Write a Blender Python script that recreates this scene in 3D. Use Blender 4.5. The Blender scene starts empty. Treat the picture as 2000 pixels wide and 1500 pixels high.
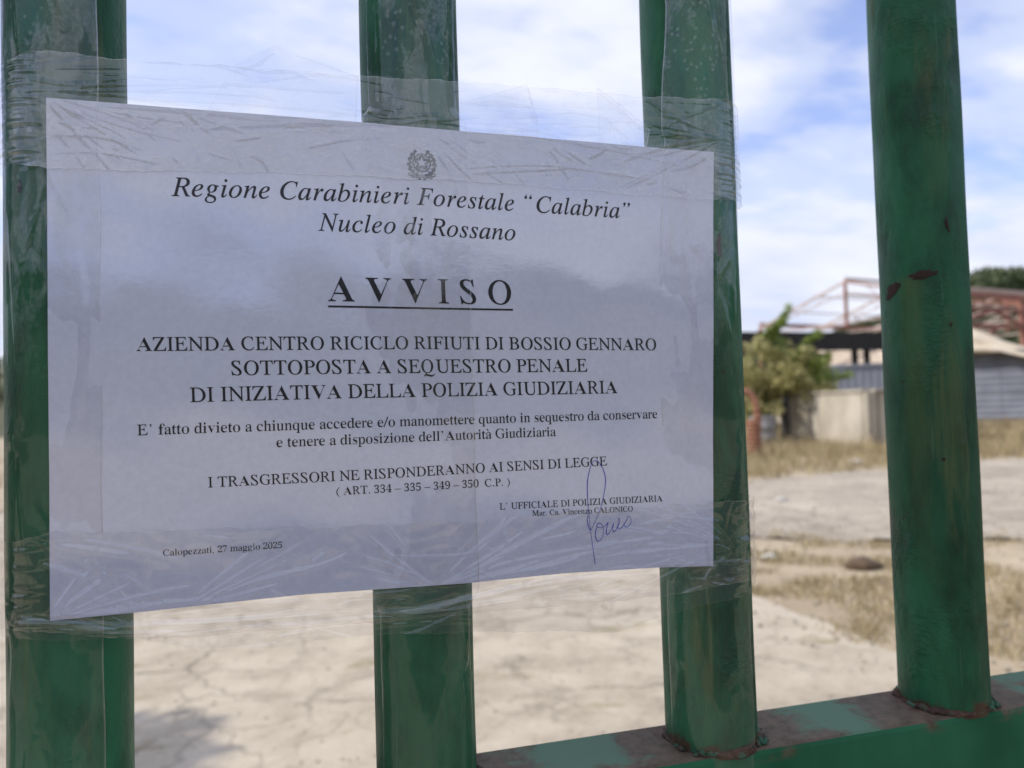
import bpy, bmesh, math, random
import numpy as np
from mathutils import Vector, Matrix, noise as mnoise

random.seed(7)
RNG = np.random.default_rng(11)
SC = bpy.context.scene
COL = SC.collection

# ------------------------------------------------------------------ camera
CAM = Vector((-0.0499, -0.3662, 1.4000))
cam_data = bpy.data.cameras.new('camera')
cam_data.sensor_width = 36.0
cam_data.lens = 26.663
cam_data.clip_start = 0.02
cam_data.clip_end = 3000.0
cam_data.dof.use_dof = True
cam_data.dof.focus_distance = 0.338
cam_data.dof.aperture_fstop = 9.5
cam_obj = bpy.data.objects.new('camera', cam_data)
COL.objects.link(cam_obj)
RX = Vector((0.96459953, -0.26207031, -0.02944308))
RY = Vector((0.01936079, -0.04097152, 0.99897272))
RZ = Vector((-0.26300742, -0.96417866, -0.03444722))
cam_obj.matrix_world = Matrix(((RX.x, RY.x, RZ.x, CAM.x), (RX.y, RY.y, RZ.y, CAM.y), (RX.z, RY.z, RZ.z, CAM.z), (0, 0, 0, 1)))
SC.camera = cam_obj

# ------------------------------------------------------------------ sky, sun, exposure
SUN_DIR = Vector((-0.85, 0.20, 0.90)).normalized()          # towards the sun
SUN_EL = math.asin(SUN_DIR.z)
SUN_AZ = math.atan2(SUN_DIR.x, SUN_DIR.y)

def node(nt, typ, **kw):
    n = nt.nodes.new(typ)
    for k, v in kw.items():
        setattr(n, k, v)
    return n

def mth(nt, op, a, b=None, c=None, clamp=False):
    n = nt.nodes.new('ShaderNodeMath'); n.operation = op; n.use_clamp = clamp
    for i, v in enumerate((a, b, c)):
        if v is None: continue
        if isinstance(v, (int, float)): n.inputs[i].default_value = v
        else: nt.links.new(v, n.inputs[i])
    return n.outputs[0]

def ramp(nt, fac, stops, interp='LINEAR'):
    n = nt.nodes.new('ShaderNodeValToRGB')
    cr = n.color_ramp; cr.interpolation = interp
    while len(cr.elements) > 1: cr.elements.remove(cr.elements[-1])
    for i, (p, col) in enumerate(stops):
        e = cr.elements[0] if i == 0 else cr.elements.new(p)
        e.position = p
        e.color = (col, col, col, 1) if isinstance(col, (int, float)) else (*col, 1)
    nt.links.new(fac, n.inputs[0])
    return n.outputs[0]

def mixc(nt, fac, a, b, mode='MIX'):
    n = nt.nodes.new('ShaderNodeMix'); n.data_type = 'RGBA'; n.blend_type = mode
    for sock, v in ((n.inputs[0], fac), (n.inputs[6], a), (n.inputs[7], b)):
        if isinstance(v, (int, float)): sock.default_value = v
        elif isinstance(v, tuple): sock.default_value = (*v, 1)
        else: nt.links.new(v, sock)
    return n.outputs[2]

def noise_tex(nt, vec, scale, detail=4, rough=0.55, dist=0.0, out=0):
    n = nt.nodes.new('ShaderNodeTexNoise')
    n.inputs['Scale'].default_value = scale; n.inputs['Detail'].default_value = detail
    n.inputs['Roughness'].default_value = rough; n.inputs['Distortion'].default_value = dist
    if vec is not None: nt.links.new(vec, n.inputs['Vector'])
    return n.outputs[out]

def mapping(nt, vec, scale=(1, 1, 1), loc=(0, 0, 0), rot=(0, 0, 0)):
    n = nt.nodes.new('ShaderNodeMapping')
    n.inputs['Scale'].default_value = scale; n.inputs['Location'].default_value = loc; n.inputs['Rotation'].default_value = rot
    nt.links.new(vec, n.inputs['Vector'])
    return n.outputs[0]

world = bpy.data.worlds.new('World'); SC.world = world; world.use_nodes = True
world.cycles.sampling_method = 'MANUAL'; world.cycles.sample_map_resolution = 512
wt = world.node_tree; wt.nodes.clear()
w_out = node(wt, 'ShaderNodeOutputWorld')
w_bg = node(wt, 'ShaderNodeBackground'); w_bg.inputs['Strength'].default_value = 0.12
wt.links.new(w_bg.outputs[0], w_out.inputs[0])
sky = node(wt, 'ShaderNodeTexSky'); sky.sky_type = 'NISHITA'; sky.sun_disc = False
sky.sun_elevation = SUN_EL; sky.sun_rotation = SUN_AZ
sky.air_density = 1.0; sky.dust_density = 1.2; sky.ozone_density = 1.4
tc = node(wt, 'ShaderNodeTexCoord')
sep = node(wt, 'ShaderNodeSeparateXYZ'); wt.links.new(tc.outputs['Generated'], sep.inputs[0])
zz = mth(wt, 'ADD', mth(wt, 'MAXIMUM', sep.outputs[2], 0.0), 0.16)
cmb = node(wt, 'ShaderNodeCombineXYZ')
wt.links.new(mth(wt, 'DIVIDE', sep.outputs[0], zz), cmb.inputs[0])
wt.links.new(mth(wt, 'DIVIDE', sep.outputs[1], zz), cmb.inputs[1])
CLOUD_LOC = (6.2, 16.37, 2.4)
cv = mapping(wt, cmb.outputs[0], scale=(1.0, 1.5, 1.0), loc=CLOUD_LOC, rot=(0, 0, math.radians(-30)))
n1 = noise_tex(wt, cv, 1.15, 5, 0.54, 0.0)
n2 = noise_tex(wt, cv, 0.45, 1, 0.5, 0.0)
cm = mth(wt, 'ADD', mth(wt, 'MULTIPLY', n1, 0.62), mth(wt, 'MULTIPLY', n2, 0.45))
# thicker cloud low over the horizon
hz = mth(wt, 'MULTIPLY', mth(wt, 'SUBTRACT', 0.24, sep.outputs[2], clamp=True), 0.60)
cover = ramp(wt, mth(wt, 'ADD', cm, hz), [(0.0, 0.22), (0.45, 0.25), (0.51, 0.66), (0.58, 1.0)], 'EASE')
shade = ramp(wt, n1, [(0.36, (5.5, 6.0, 7.5)), (0.62, (7.1, 7.4, 8.3))])
skyc = mixc(wt, cover, mixc(wt, 1.0, sky.outputs[0], (1.5, 1.5, 1.95), 'MULTIPLY'), shade)
wt.links.new(skyc, w_bg.inputs['Color'])

sun_data = bpy.data.lights.new('sun', 'SUN'); sun_data.energy = 3.6; sun_data.angle = math.radians(0.6)
sun_data.color = (1.0, 0.93, 0.82)
sun = bpy.data.objects.new('sun', sun_data); COL.objects.link(sun)
sun.rotation_euler = SUN_DIR.to_track_quat('Z', 'Y').to_euler()
sun.location = (-20, 10, 30)

SC.view_settings.view_transform = 'Standard'
SC.view_settings.look = 'None'
SC.view_settings.exposure = 0.12
SC.view_settings.gamma = 1.0
SC.view_settings.use_curve_mapping = False
SC.render.engine = 'CYCLES'
SC.cycles.use_denoising = True
SC.cycles.max_bounces = 6
SC.cycles.diffuse_bounces = 3
SC.cycles.glossy_bounces = 3
SC.cycles.transmission_bounces = 3
SC.cycles.transparent_max_bounces = 20
SC.cycles.caustics_reflective = False
SC.cycles.caustics_refractive = False

# ------------------------------------------------------------------ helpers
def tag(o, label=None, cat=None, group=None, kind=None):
    if label: o['label'] = label
    if cat: o['category'] = cat
    if group: o['group'] = group
    if kind: o['kind'] = kind
    return o

def empty(name, loc, label, cat, group=None):
    o = bpy.data.objects.new(name, None); COL.objects.link(o); o.location = loc
    o.empty_display_size = 0.1
    return tag(o, label, cat, group)

def link(name, me, mat, parent=None, smooth=False):
    o = bpy.data.objects.new(name, me); COL.objects.link(o)
    if mat is not None and not me.materials: me.materials.append(mat)
    if parent is not None:
        o.parent = parent
        o.matrix_parent_inverse = Matrix.Translation(-world_loc(parent))
    if smooth:
        me.polygons.foreach_set('use_smooth', [True] * len(me.polygons))
    return o

def world_loc(o):
    v = Vector((0, 0, 0))
    while o is not None:
        v = v + o.location
        if o.parent is not None: v = v + o.matrix_parent_inverse.translation
        o = o.parent
    return v

def mesh_np(name, V, F):
    """V (n,3) floats, F (m,k) ints with one k."""
    V = np.asarray(V, dtype=np.float32); F = np.asarray(F, dtype=np.int32)
    me = bpy.data.meshes.new(name)
    k = F.shape[1]
    me.vertices.add(len(V)); me.vertices.foreach_set('co', V.ravel())
    me.loops.add(F.size); me.loops.foreach_set('vertex_index', F.ravel())
    me.polygons.add(len(F)); me.polygons.foreach_set('loop_start', np.arange(0, F.size, k, dtype=np.int32))
    me.update(calc_edges=True); me.validate()
    return me

def grid_faces(nu, nv):
    i = np.arange(nu - 1)[:, None] * nv + np.arange(nv - 1)[None, :]
    i = i.ravel()
    return np.stack([i, i + nv, i + nv + 1, i + 1], 1)

class MB:
    """collects boxes / tubes into one mesh"""
    def __init__(self): self.v = []; self.f = []
    def box(self, lo, hi, M=None):
        b = len(self.v)
        for x in (lo[0], hi[0]):
            for y in (lo[1], hi[1]):
                for z in (lo[2], hi[2]):
                    p = Vector((x, y, z)); self.v.append(tuple(M @ p if M is not None else p))
        for q in ((0, 1, 3, 2), (4, 6, 7, 5), (0, 4, 5, 1), (2, 3, 7, 6), (0, 2, 6, 4), (1, 5, 7, 3)):
            self.f.append([b + k for k in q])
        return self
    def beam(self, a, b_, w, h):
        a = Vector(a); b_ = Vector(b_); d = b_ - a; L = d.length; q = d.to_track_quat('X', 'Z').to_matrix().to_4x4()
        return self.box((0, -w / 2, -h / 2), (L, w / 2, h / 2), Matrix.Translation(a) @ q)
    def tube(self, pts, radii, seg=10, cap=True):
        pts = [Vector(p) for p in pts]; b = len(self.v); n = len(pts); up = None
        for i, p in enumerate(pts):
            d = (pts[min(i + 1, n - 1)] - pts[max(i - 1, 0)]).normalized()
            if up is None: up = d.orthogonal().normalized()
            up = (up - d * up.dot(d)).normalized(); s = d.cross(up)
            for k in range(seg):
                t = 2 * math.pi * k / seg
                self.v.append(tuple(p + (up * math.cos(t) + s * math.sin(t)) * radii[i]))
        for i in range(n - 1):
            for k in range(seg):
                a0 = b + i * seg + k; a1 = b + i * seg + (k + 1) % seg
                self.f.append([a0, a1, a1 + seg, a0 + seg])
        if cap:
            self.f.append([b + k for k in range(seg)][::-1]); self.f.append([b + (n - 1) * seg + k for k in range(seg)])
        return self
    def build(self, name, mat, parent=None, smooth=False, bevel=0.0):
        me = bpy.data.meshes.new(name); me.from_pydata(self.v, [], self.f); me.validate(); me.update()
        bm = bmesh.new(); bm.from_mesh(me)
        bmesh.ops.recalc_face_normals(bm, faces=bm.faces)
        if bevel > 0:
            bmesh.ops.bevel(bm, geom=list(bm.edges), offset=bevel, segments=2, affect='EDGES', profile=0.6, clamp_overlap=True)
        bm.to_mesh(me); bm.free()
        return link(name, me, mat, parent, smooth)

def material(name):
    m = bpy.data.materials.new(name); m.use_nodes = True
    nt = m.node_tree; b = nt.nodes['Principled BSDF']
    t = nt.nodes.new('ShaderNodeTexCoord')
    return m, nt, b, t

def bump(nt, b, height, strength=0.3, distance=0.01, sock='Normal'):
    n = nt.nodes.new('ShaderNodeBump'); n.inputs['Strength'].default_value = strength; n.inputs['Distance'].default_value = distance
    nt.links.new(height, n.inputs['Height']); nt.links.new(n.outputs[0], b.inputs[sock])
    return n

def simple_mat(name, c1, c2, scale=3.0, rough=0.8, bump_s=0.3, bump_d=0.01, metallic=0.0, coords='Object', detail=6, stretch=(1, 1, 1)):
    m, nt, b, t = material(name)
    v = mapping(nt, t.outputs[coords], stretch)
    n = noise_tex(nt, v, scale, detail, 0.6, 0.2)
    n2_ = noise_tex(nt, v, scale * 0.23, 3, 0.5, 0.4)
    f = mth(nt, 'ADD', mth(nt, 'MULTIPLY', n, 0.6), mth(nt, 'MULTIPLY', n2_, 0.4))
    nt.links.new(ramp(nt, f, [(0.36, c1), (0.64, c2)]), b.inputs['Base Color'])
    b.inputs['Roughness'].default_value = rough; b.inputs['Metallic'].default_value = metallic
    if bump_s > 0: bump(nt, b, n, bump_s, bump_d)
    return m

Z0 = 1.4256                 # height of the notice's centre above the ground
R_BAR = 0.0237; X_BAR = -0.1482; S_BAR = 0.1507

# --- lettering: book-face glyphs laid out with their usual widths
ADV = dict(zip('ABCDEFGHIJKLMNOPQRSTUVWXYZ', (722, 667, 667, 722, 611, 556, 722, 722, 333, 389, 722, 611, 889, 722, 722, 556, 722, 667, 556, 611, 722, 722, 944, 722, 722, 611)))
ADV.update(zip('abcdefghijklmnopqrstuvwxyz', (444, 500, 444, 500, 444, 333, 500, 500, 278, 278, 500, 278, 778, 500, 500, 500, 500, 333, 389, 278, 500, 500, 722, 500, 500, 444)))
ADV.update({c: 500 for c in '0123456789'}); ADV.update({' ': 250, '.': 250, ',': 250, '\u2019': 333, '(': 333, ')': 333, '\u2013': 500, '/': 278, '\u00e0': 444, '\u201c': 444, '\u201d': 444})
BOX = {'A': (15, 706), 'B': (17, 593), 'C': (28, 633), 'D': (16, 685), 'E': (12, 597), 'F': (12, 546), 'G': (32, 709), 'I': (18, 315), 'L': (12, 598), 'M': (12, 863), 'N': (12, 707), 'O': (34, 688), 'P': (16, 542),
       'Q': (34, 701), 'R': (17, 659), 'S': (42, 491), 'T': (17, 593), 'U': (14, 705), 'V': (16, 697), 'Z': (9, 597), 'a': (37, 442), 'c': (25, 412), 'd': (27, 491), 'e': (25, 424), 'f': (20, 383), 'g': (28, 470), 'h': (9, 487),
       'i': (16, 253), 'l': (19, 257), 'm': (16, 775), 'n': (16, 485), 'o': (29, 470), 'p': (5, 470), 'q': (24, 488), 'r': (5, 335), 's': (51, 348), 't': (13, 279), 'u': (9, 479), 'v': (19, 477), 'z': (27, 418),
       '0': (24, 476), '1': (111, 394), '2': (30, 475), '3': (43, 431), '4': (12, 472), '5': (32, 438), '7': (20, 449), '9': (30, 459)}
IADV = {'R': 611, 'C': 667, 'F': 611, 'N': 667, 'a': 500, 'e': 444, 'g': 500, 'i': 278, 'o': 500, 'n': 500, 'r': 389, 'b': 500, 's': 389, 't': 278, 'l': 278, 'd': 500, 'c': 444, 'u': 500, ' ': 250, '\u201c': 556, '\u201d': 556}
IBOX = {'R': (-13, 588), 'C': (66, 689), 'F': (8, 645), 'N': (-20, 727), 'a': (17, 476), 'e': (31, 412), 'g': (8, 472), 'i': (49, 264), 'o': (27, 468), 'n': (14, 474), 'r': (45, 412), 'b': (23, 473), 's': (16, 366), 't': (37, 296), 'l': (41, 279), 'd': (15, 527), 'c': (30, 425), 'u': (42, 475)}
def math_char(c, base_up, base_lo, base_dig=None):
    if 'A' <= c <= 'Z': return chr(base_up + ord(c) - 65)
    if 'a' <= c <= 'z': return '\u210e' if (c == 'h' and base_lo == 0x1d44e) else chr(base_lo + ord(c) - 97)
    return chr(base_dig + int(c))
def lighten(V, T, d):
    """slim the upright stems of a heavy glyph: move its outline inwards along x only"""
    ed = {}
    for a, b, c in T:
        for p, q in ((a, b), (b, c), (c, a)): ed[(p, q)] = 1
    N = np.zeros_like(V)
    cr = np.cross(V[T[:, 1]] - V[T[:, 0]], V[T[:, 2]] - V[T[:, 0]]).sum()
    sg_ = 1 if cr > 0 else -1
    for (p, q) in ed:
        if (q, p) not in ed:
            t_ = V[q] - V[p]; n = np.array([t_[1], -t_[0]]) * sg_ / max(np.hypot(*t_), 1e-9); N[p] += n * min(np.hypot(*t_), 0.05); N[q] += n * min(np.hypot(*t_), 0.05)
    L = np.maximum(np.linalg.norm(N, axis=1), 1e-9)
    nx = N[:, 0] / L
    return np.stack([V[:, 0] - d * nx * np.abs(nx) ** 0.5, V[:, 1]], 1)
_glyph = {}
def make_glyphs(req):
    dg = None
    for it_, up, off, lo in ((True, None, 0.004, (0x1d434, 0x1d44e, None)), (False, True, 0.005, (0x1d434, 0x1d44e, None)), (False, False, 0.0, (0x1d400, 0x1d41a, 0x1d7ce))):
        keys = [k for k in sorted(req) if k[1] == it_ and (up is None or (k[0].isupper() and k[0] not in 'AV') == up)]
        cu = bpy.data.curves.new('glyph', 'FONT'); cu.resolution_u = 5; cu.offset = off; cu.space_line = 4.0
        cu.body = '\n'.join(math_char(k[0], *lo) for k in keys)                 # one glyph on each line
        ob = bpy.data.objects.new('glyph', cu); COL.objects.link(ob)
        dg = bpy.context.evaluated_depsgraph_get()
        me = bpy.data.meshes.new_from_object(ob.evaluated_get(dg)); me.calc_loop_triangles()
        VA = np.empty(len(me.vertices) * 3); me.vertices.foreach_get('co', VA); VA = VA.reshape(-1, 3)[:, :2]
        TA = np.empty(len(me.loop_triangles) * 3, np.int32); me.loop_triangles.foreach_get('vertices', TA); TA = TA.reshape(-1, 3)
        line = np.round((-VA[:, 1] + 0.25) / 4.0).astype(int)
        for q, key in enumerate(keys):
            idx = np.where(line == q)[0]; mp = np.full(len(VA), -1); mp[idx] = np.arange(len(idx))
            T = mp[TA[line[TA[:, 0]] == q]]; V = VA[idx] + np.array([0, 4.0 * q])
            c, it = key
            if not it and (c in 'AV' or not c.isupper()): V = lighten(V, T, 0.016 if c in 'AV' else 0.022)
            elif not it: V = np.stack([V[:, 0] - 0.2867 * V[:, 1], V[:, 1]], 1)      # roman capitals stand upright
            bx = (IBOX if it else BOX).get(c, (20, (IADV if it else ADV)[c] - 20)); w = V[:, 0].max() - V[:, 0].min()
            V = np.stack([(V[:, 0] - V[:, 0].min()) / w * (bx[1] - bx[0]) / 1000 + bx[0] / 1000, V[:, 1]], 1)
            _glyph[key] = (V, T)
        bpy.data.objects.remove(ob); bpy.data.curves.remove(cu); bpy.data.meshes.remove(me)
    # normalise heights: capitals and figures 0.662 em, small letters by their x-height 0.45 em
    ref = {True: _glyph[('N', True)][0][:, 1].max(), False: _glyph[('E', False)][0][:, 1].max()}
    xh = _glyph[('z', False)][0][:, 1].max(); ixh = _glyph[('n', True)][0][:, 1].max(); dg_ = _glyph[('7', False)][0][:, 1].max()
    for (c, it), (V, T) in list(_glyph.items()):
        if it: s_ = 0.653 / ref[True] if c.isupper() else 0.441 / ixh
        elif c.isupper(): s_ = 0.662 / ref[False]
        elif c.isdigit(): s_ = 0.676 / dg_
        else: s_ = 0.45 / xh
        V[:, 1] *= s_

LINES = [
    ('Regione Carabinieri Forestale \u201cCalabria\u201d', [(-102.5, 68.4), (-72, 68.9), (-23.2, 69.2), (1.4, 69.2), (46.3, 68.2), (106.1, 66.7)], True),
    ('Nucleo di Rossano', [(-43.0, 55.7), (-9.9, 55.6), (8.1, 55.3), (46.9, 54.1)], True),
    ('A V V I S O', [(-39.5, 24.7), (10.8, 24.2), (44.0, 23.9)], False),
    ('AZIENDA CENTRO RICICLO RIFIUTI DI BOSSIO GENNARO', [(-116.7, 3.3), (1.3, 3.3), (117.3, 1.8)], False),
    ('SOTTOPOSTA A SEQUESTRO PENALE', [(-80.0, -7.3), (-19.5, -7.4), (80.7, -8.2)], False),
    ('DI INIZIATIVA DELLA POLIZIA GIUDIZIARIA', [(-96.5, -18.3), (-32.7, -18.2), (96.0, -18.9)], False),
    ('E\u2019 fatto divieto a chiunque accedere e/o manomettere quanto in sequestro da conservare', [(-116.8, -31.4), (-8.5, -31.3), (116.6, -31.6)], False),
    ('e tenere a disposizione dell\u2019Autorit\u00e0 Giudiziaria', [(-62.3, -38.5), (63.9, -38.4)], False),
    ('I TRASGRESSORI NE RISPONDERANNO AI SENSI DI LEGGE', [(-90.0, -54.2), (-25.7, -54.2), (32.3, -53.8), (89.1, -53.4)], False),
    ('( ART. 334 \u2013 335 \u2013 349 \u2013 350  C.P. )', [(-37.7, -60.4), (40.7, -60.4)], False),
    ('L\u2019 UFFICIALE DI POLIZIA GIUDIZIARIA', [(35.5, -71.3), (117.7, -72.3)], False),
    ('Mar. Ca. Vincenzo CALONICO', [(51.1, -75.2), (101.7, -76.2)], False),
    ('Calopezzati, 27 maggio 2025', [(-107.7, -81.4), (-60.8, -81.5)], False)]
req = set()
for txt, b_, it in LINES:
    for c in txt.replace('\u00e0', 'a'):
        if c.isalnum(): req.add((c, it))
make_glyphs(req | {('E', False), ('z', False), ('7', False), ('N', True), ('n', True)})

# ------------------------------------------------------------------ materials of the setting
def mat_concrete_ground():
    m, nt, b, t = material('concrete paving')
    o = t.outputs['Object']
    big = noise_tex(nt, o, 0.55, 4, 0.55, 0.3); mid = noise_tex(nt, o, 3.2, 6, 0.62, 0.3); fine = noise_tex(nt, o, 38, 5, 0.7)
    f = mth(nt, 'ADD', mth(nt, 'ADD', mth(nt, 'MULTIPLY', big, 0.30), mth(nt, 'MULTIPLY', mid, 0.48)), mth(nt, 'MULTIPLY', fine, 0.26))
    col = ramp(nt, f, [(0.36, (0.205, 0.176, 0.134)), (0.45, (0.34, 0.294, 0.222)), (0.53, (0.415, 0.362, 0.28)), (0.66, (0.51, 0.45, 0.355))])
    # hairline cracks
    vo = node(nt, 'ShaderNodeTexVoronoi'); vo.feature = 'DISTANCE_TO_EDGE'; vo.inputs['Scale'].default_value = 1.15
    wob = mixc(nt, 0.30, o, noise_tex(nt, o, 2.6, 5, 0.6, 0.0, 1))
    nt.links.new(wob, vo.inputs['Vector'])
    crack = ramp(nt, vo.outputs['Distance'], [(0.0, 0.9), (0.008, 0.65), (0.018, 0.0)])
    crack = mth(nt, 'MULTIPLY', crack, ramp(nt, noise_tex(nt, o, 0.9, 3), [(0.44, 0.0), (0.56, 0.8)]))
    v2 = node(nt, 'ShaderNodeTexVoronoi'); v2.feature = 'DISTANCE_TO_EDGE'; v2.inputs['Scale'].default_value = 3.4
    nt.links.new(wob, v2.inputs['Vector'])
    c2 = mth(nt, 'MULTIPLY', ramp(nt, v2.outputs['Distance'], [(0.0, 0.55), (0.02, 0.25), (0.045, 0.0)]), ramp(nt, noise_tex(nt, mapping(nt, o, (1, 1, 1), (5, 2, 0)), 0.8, 2), [(0.45, 0.0), (0.58, 0.8)]))
    crack = mth(nt, 'MAXIMUM', crack, c2)
    col = mixc(nt, crack, col, (0.12, 0.10, 0.07))
    # low moss and dried weed stains
    ms = ramp(nt, noise_tex(nt, mapping(nt, o, (1.0, 2.2, 1.0), (1.3, 0.4, 0)), 1.55, 6, 0.62, 0.2), [(0.60, 0.0), (0.68, 0.75)])
    col = mixc(nt, ms, col, (0.20, 0.17, 0.075))
    nt.links.new(col, b.inputs['Base Color']); b.inputs['Roughness'].default_value = 0.92
    h = mth(nt, 'SUBTRACT', mth(nt, 'ADD', mid, mth(nt, 'MULTIPLY', fine, 0.5)), crack)
    bump(nt, b, h, 0.5, 0.012)
    return m

M = {}
M['concrete'] = mat_concrete_ground()
M['soil'] = simple_mat('dry ground', (0.27, 0.215, 0.14), (0.43, 0.36, 0.25), 1.6, 0.95, 0.6, 0.03)
M['track'] = simple_mat('gravel track', (0.25, 0.215, 0.165), (0.44, 0.385, 0.305), 2.3, 0.95, 0.5, 0.02)
M['hill'] = simple_mat('hill ground', (0.045, 0.055, 0.024), (0.13, 0.115, 0.058), 0.045, 0.95, 0.0)
M['asphalt'] = simple_mat('street asphalt', (0.045, 0.045, 0.047), (0.075, 0.072, 0.07), 2.0, 0.9, 0.3, 0.01)

def leaf_mat(name, c1, c2, c3, trans=0.35):
    m, nt, b, t = material(name)
    g = node(nt, 'ShaderNodeNewGeometry')
    r = node(nt, 'ShaderNodeAttribute'); r.attribute_name = 'tone'
    col = ramp(nt, r.outputs['Fac'], [(0.0, c1), (0.5, c2), (1.0, c3)])
    nt.links.new(col, b.inputs['Base Color']); b.inputs['Roughness'].default_value = 0.6
    tr = node(nt, 'ShaderNodeBsdfTranslucent'); nt.links.new(col, tr.inputs['Color'])
    mx = node(nt, 'ShaderNodeMixShader'); mx.inputs[0].default_value = trans
    nt.links.new(b.outputs[0], mx.inputs[1]); nt.links.new(tr.outputs[0], mx.inputs[2])
    nt.links.new(mx.outputs[0], nt.nodes['Material Output'].inputs['Surface'])
    return m
M['leaf_green'] = leaf_mat('green leaves', (0.13, 0.185, 0.04), (0.24, 0.32, 0.07), (0.38, 0.44, 0.12), 0.5)
M['leaf_dry'] = leaf_mat('yellowing leaves', (0.22, 0.23, 0.08), (0.42, 0.39, 0.17), (0.58, 0.53, 0.27), 0.5)
M['leaf_dark'] = leaf_mat('dark leaves', (0.022, 0.038, 0.014), (0.045, 0.072, 0.025), (0.09, 0.115, 0.042))
M['leaf_hill'] = leaf_mat('hillside leaves', (0.045, 0.065, 0.028), (0.085, 0.115, 0.048), (0.16, 0.185, 0.085))
M['grass'] = leaf_mat('dry grass', (0.25, 0.195, 0.105), (0.40, 0.325, 0.18), (0.55, 0.465, 0.28), 0.3)
M['weed'] = leaf_mat('green weeds', (0.10, 0.115, 0.035), (0.17, 0.17, 0.06), (0.27, 0.235, 0.10), 0.3)
M['bark'] = simple_mat('bark', (0.09, 0.07, 0.05), (0.19, 0.155, 0.115), 9, 0.9, 0.6, 0.02, stretch=(1, 1, 0.3))

def struct(name, me, mat):
    o = link(name, me, mat); o['kind'] = 'structure'; return o

def sheet(name, pts, z, mat, step=None, jag=0.0, edges=()):
    """flat outline at height z; the listed edges get an uneven border"""
    out = []
    n = len(pts)
    for i in range(n):
        a = Vector(pts[i]); b_ = Vector(pts[(i + 1) % n]); out.append(a)
        if i in edges:
            L = (b_ - a).length; k = max(2, int(L / 0.12)); nn = Vector((-(b_ - a).y, (b_ - a).x)).normalized()
            for j in range(1, k):
                p = a.lerp(b_, j / k)
                out.append(p + nn * jag * (mnoise.noise(Vector((p.x * 1.3, p.y * 1.3, i))) + 0.5 * mnoise.noise(Vector((p.x * 6, p.y * 6, i + 3.0)))))
    bm = bmesh.new(); bm.faces.new([bm.verts.new((p.x, p.y, z)) for p in out])
    bmesh.ops.triangulate(bm, faces=bm.faces)
    bmesh.ops.recalc_face_normals(bm, faces=bm.faces)
    for fc in bm.faces:
        if fc.normal.z < 0: fc.normal_flip()
    me = bpy.data.meshes.new(name); bm.to_mesh(me); bm.free()
    return struct(name, me, mat)

# ground: one sheet out to the foot of the hills and beyond
g = 1500.0
me = bpy.data.meshes.new('ground'); me.from_pydata([(-g, -g, 0), (g, -g, 0), (g, g, 0), (-g, g, 0)], [], [(0, 1, 2, 3)])
struct('ground', me, M['soil'])
sheet('concrete_driveway', [(-5.2, -1.2), (3.05, -1.2), (3.05, 2.0), (3.06, 5.2), (4.4, 6.9), (3.2, 9.6), (-5.2, 9.2)], 0.012, M['concrete'], jag=0.07, edges=(1, 2, 3, 4))
sheet('gravel_track', [(-14, 9.4), (3.0, 7.4), (6.6, 5.4), (14.0, 4.0), (40, 2.0), (42, 9.5), (24, 12.9), (14.0, 12.9), (8.0, 11.8), (2.0, 12.6), (-14, 15.0)], 0.006, M['track'], jag=0.35, edges=tuple(range(11)))
sheet('street', [(-80, -9.5), (80, -9.5), (80, -3.2), (-80, -3.2)], 0.006, M['asphalt'])

# hills: a ring of rising ground behind the yard and behind the street
def hill_elev(az):
    """skyline angle in degrees for a compass-like azimuth (0 = straight through the gate, positive to the right)"""
    pts = [(-180, 8.6), (-150, 8.4), (-110, 6.5), (-75, 4.2), (-40, 3.4), (0, 3.6), (25, 3.0), (36, 3.2), (41, 4.7), (45, 6.1), (48, 6.9), (52, 7.8), (60, 8.4), (75, 7.2), (110, 7.0), (150, 8.8), (180, 8.6)]
    return np.interp(az, [p[0] for p in pts], [p[1] for p in pts])
def hill_height(r, az):
    e = hill_elev(az)
    top = np.tan(np.radians(e)) * 190.0 + 1.4
    t = np.clip((r - 92.0) / 98.0, 0, 1); s = t * t * (3 - 2 * t)
    wob = 0.075 * np.sin(np.radians(az) * 17 + 1.0) + 0.05 * np.sin(np.radians(az) * 41 + r * 0.03) + 0.03 * np.sin(np.radians(az) * 93 + r * 0.07)
    return top * s * (1 + wob * 0.6) - 0.4 * (1 - s)
naz, nr = 540, 26
AZ = np.linspace(-180, 180, naz); RR = np.linspace(86, 330, nr)
az_g, r_g = np.meshgrid(AZ, RR, indexing='ij')
hz_ = np.where(r_g <= 190, hill_height(r_g, az_g), hill_height(190, az_g) * (1 - 0.25 * (r_g - 190) / 140))
V = np.stack([np.sin(np.radians(az_g)) * r_g, np.cos(np.radians(az_g)) * r_g, hz_], -1).reshape(-1, 3)
o = struct('hills', mesh_np('hills', V, grid_faces(naz, nr)[:, ::-1]), M['hill'])
o.data.polygons.foreach_set('use_smooth', [True] * len(o.data.polygons))

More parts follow.
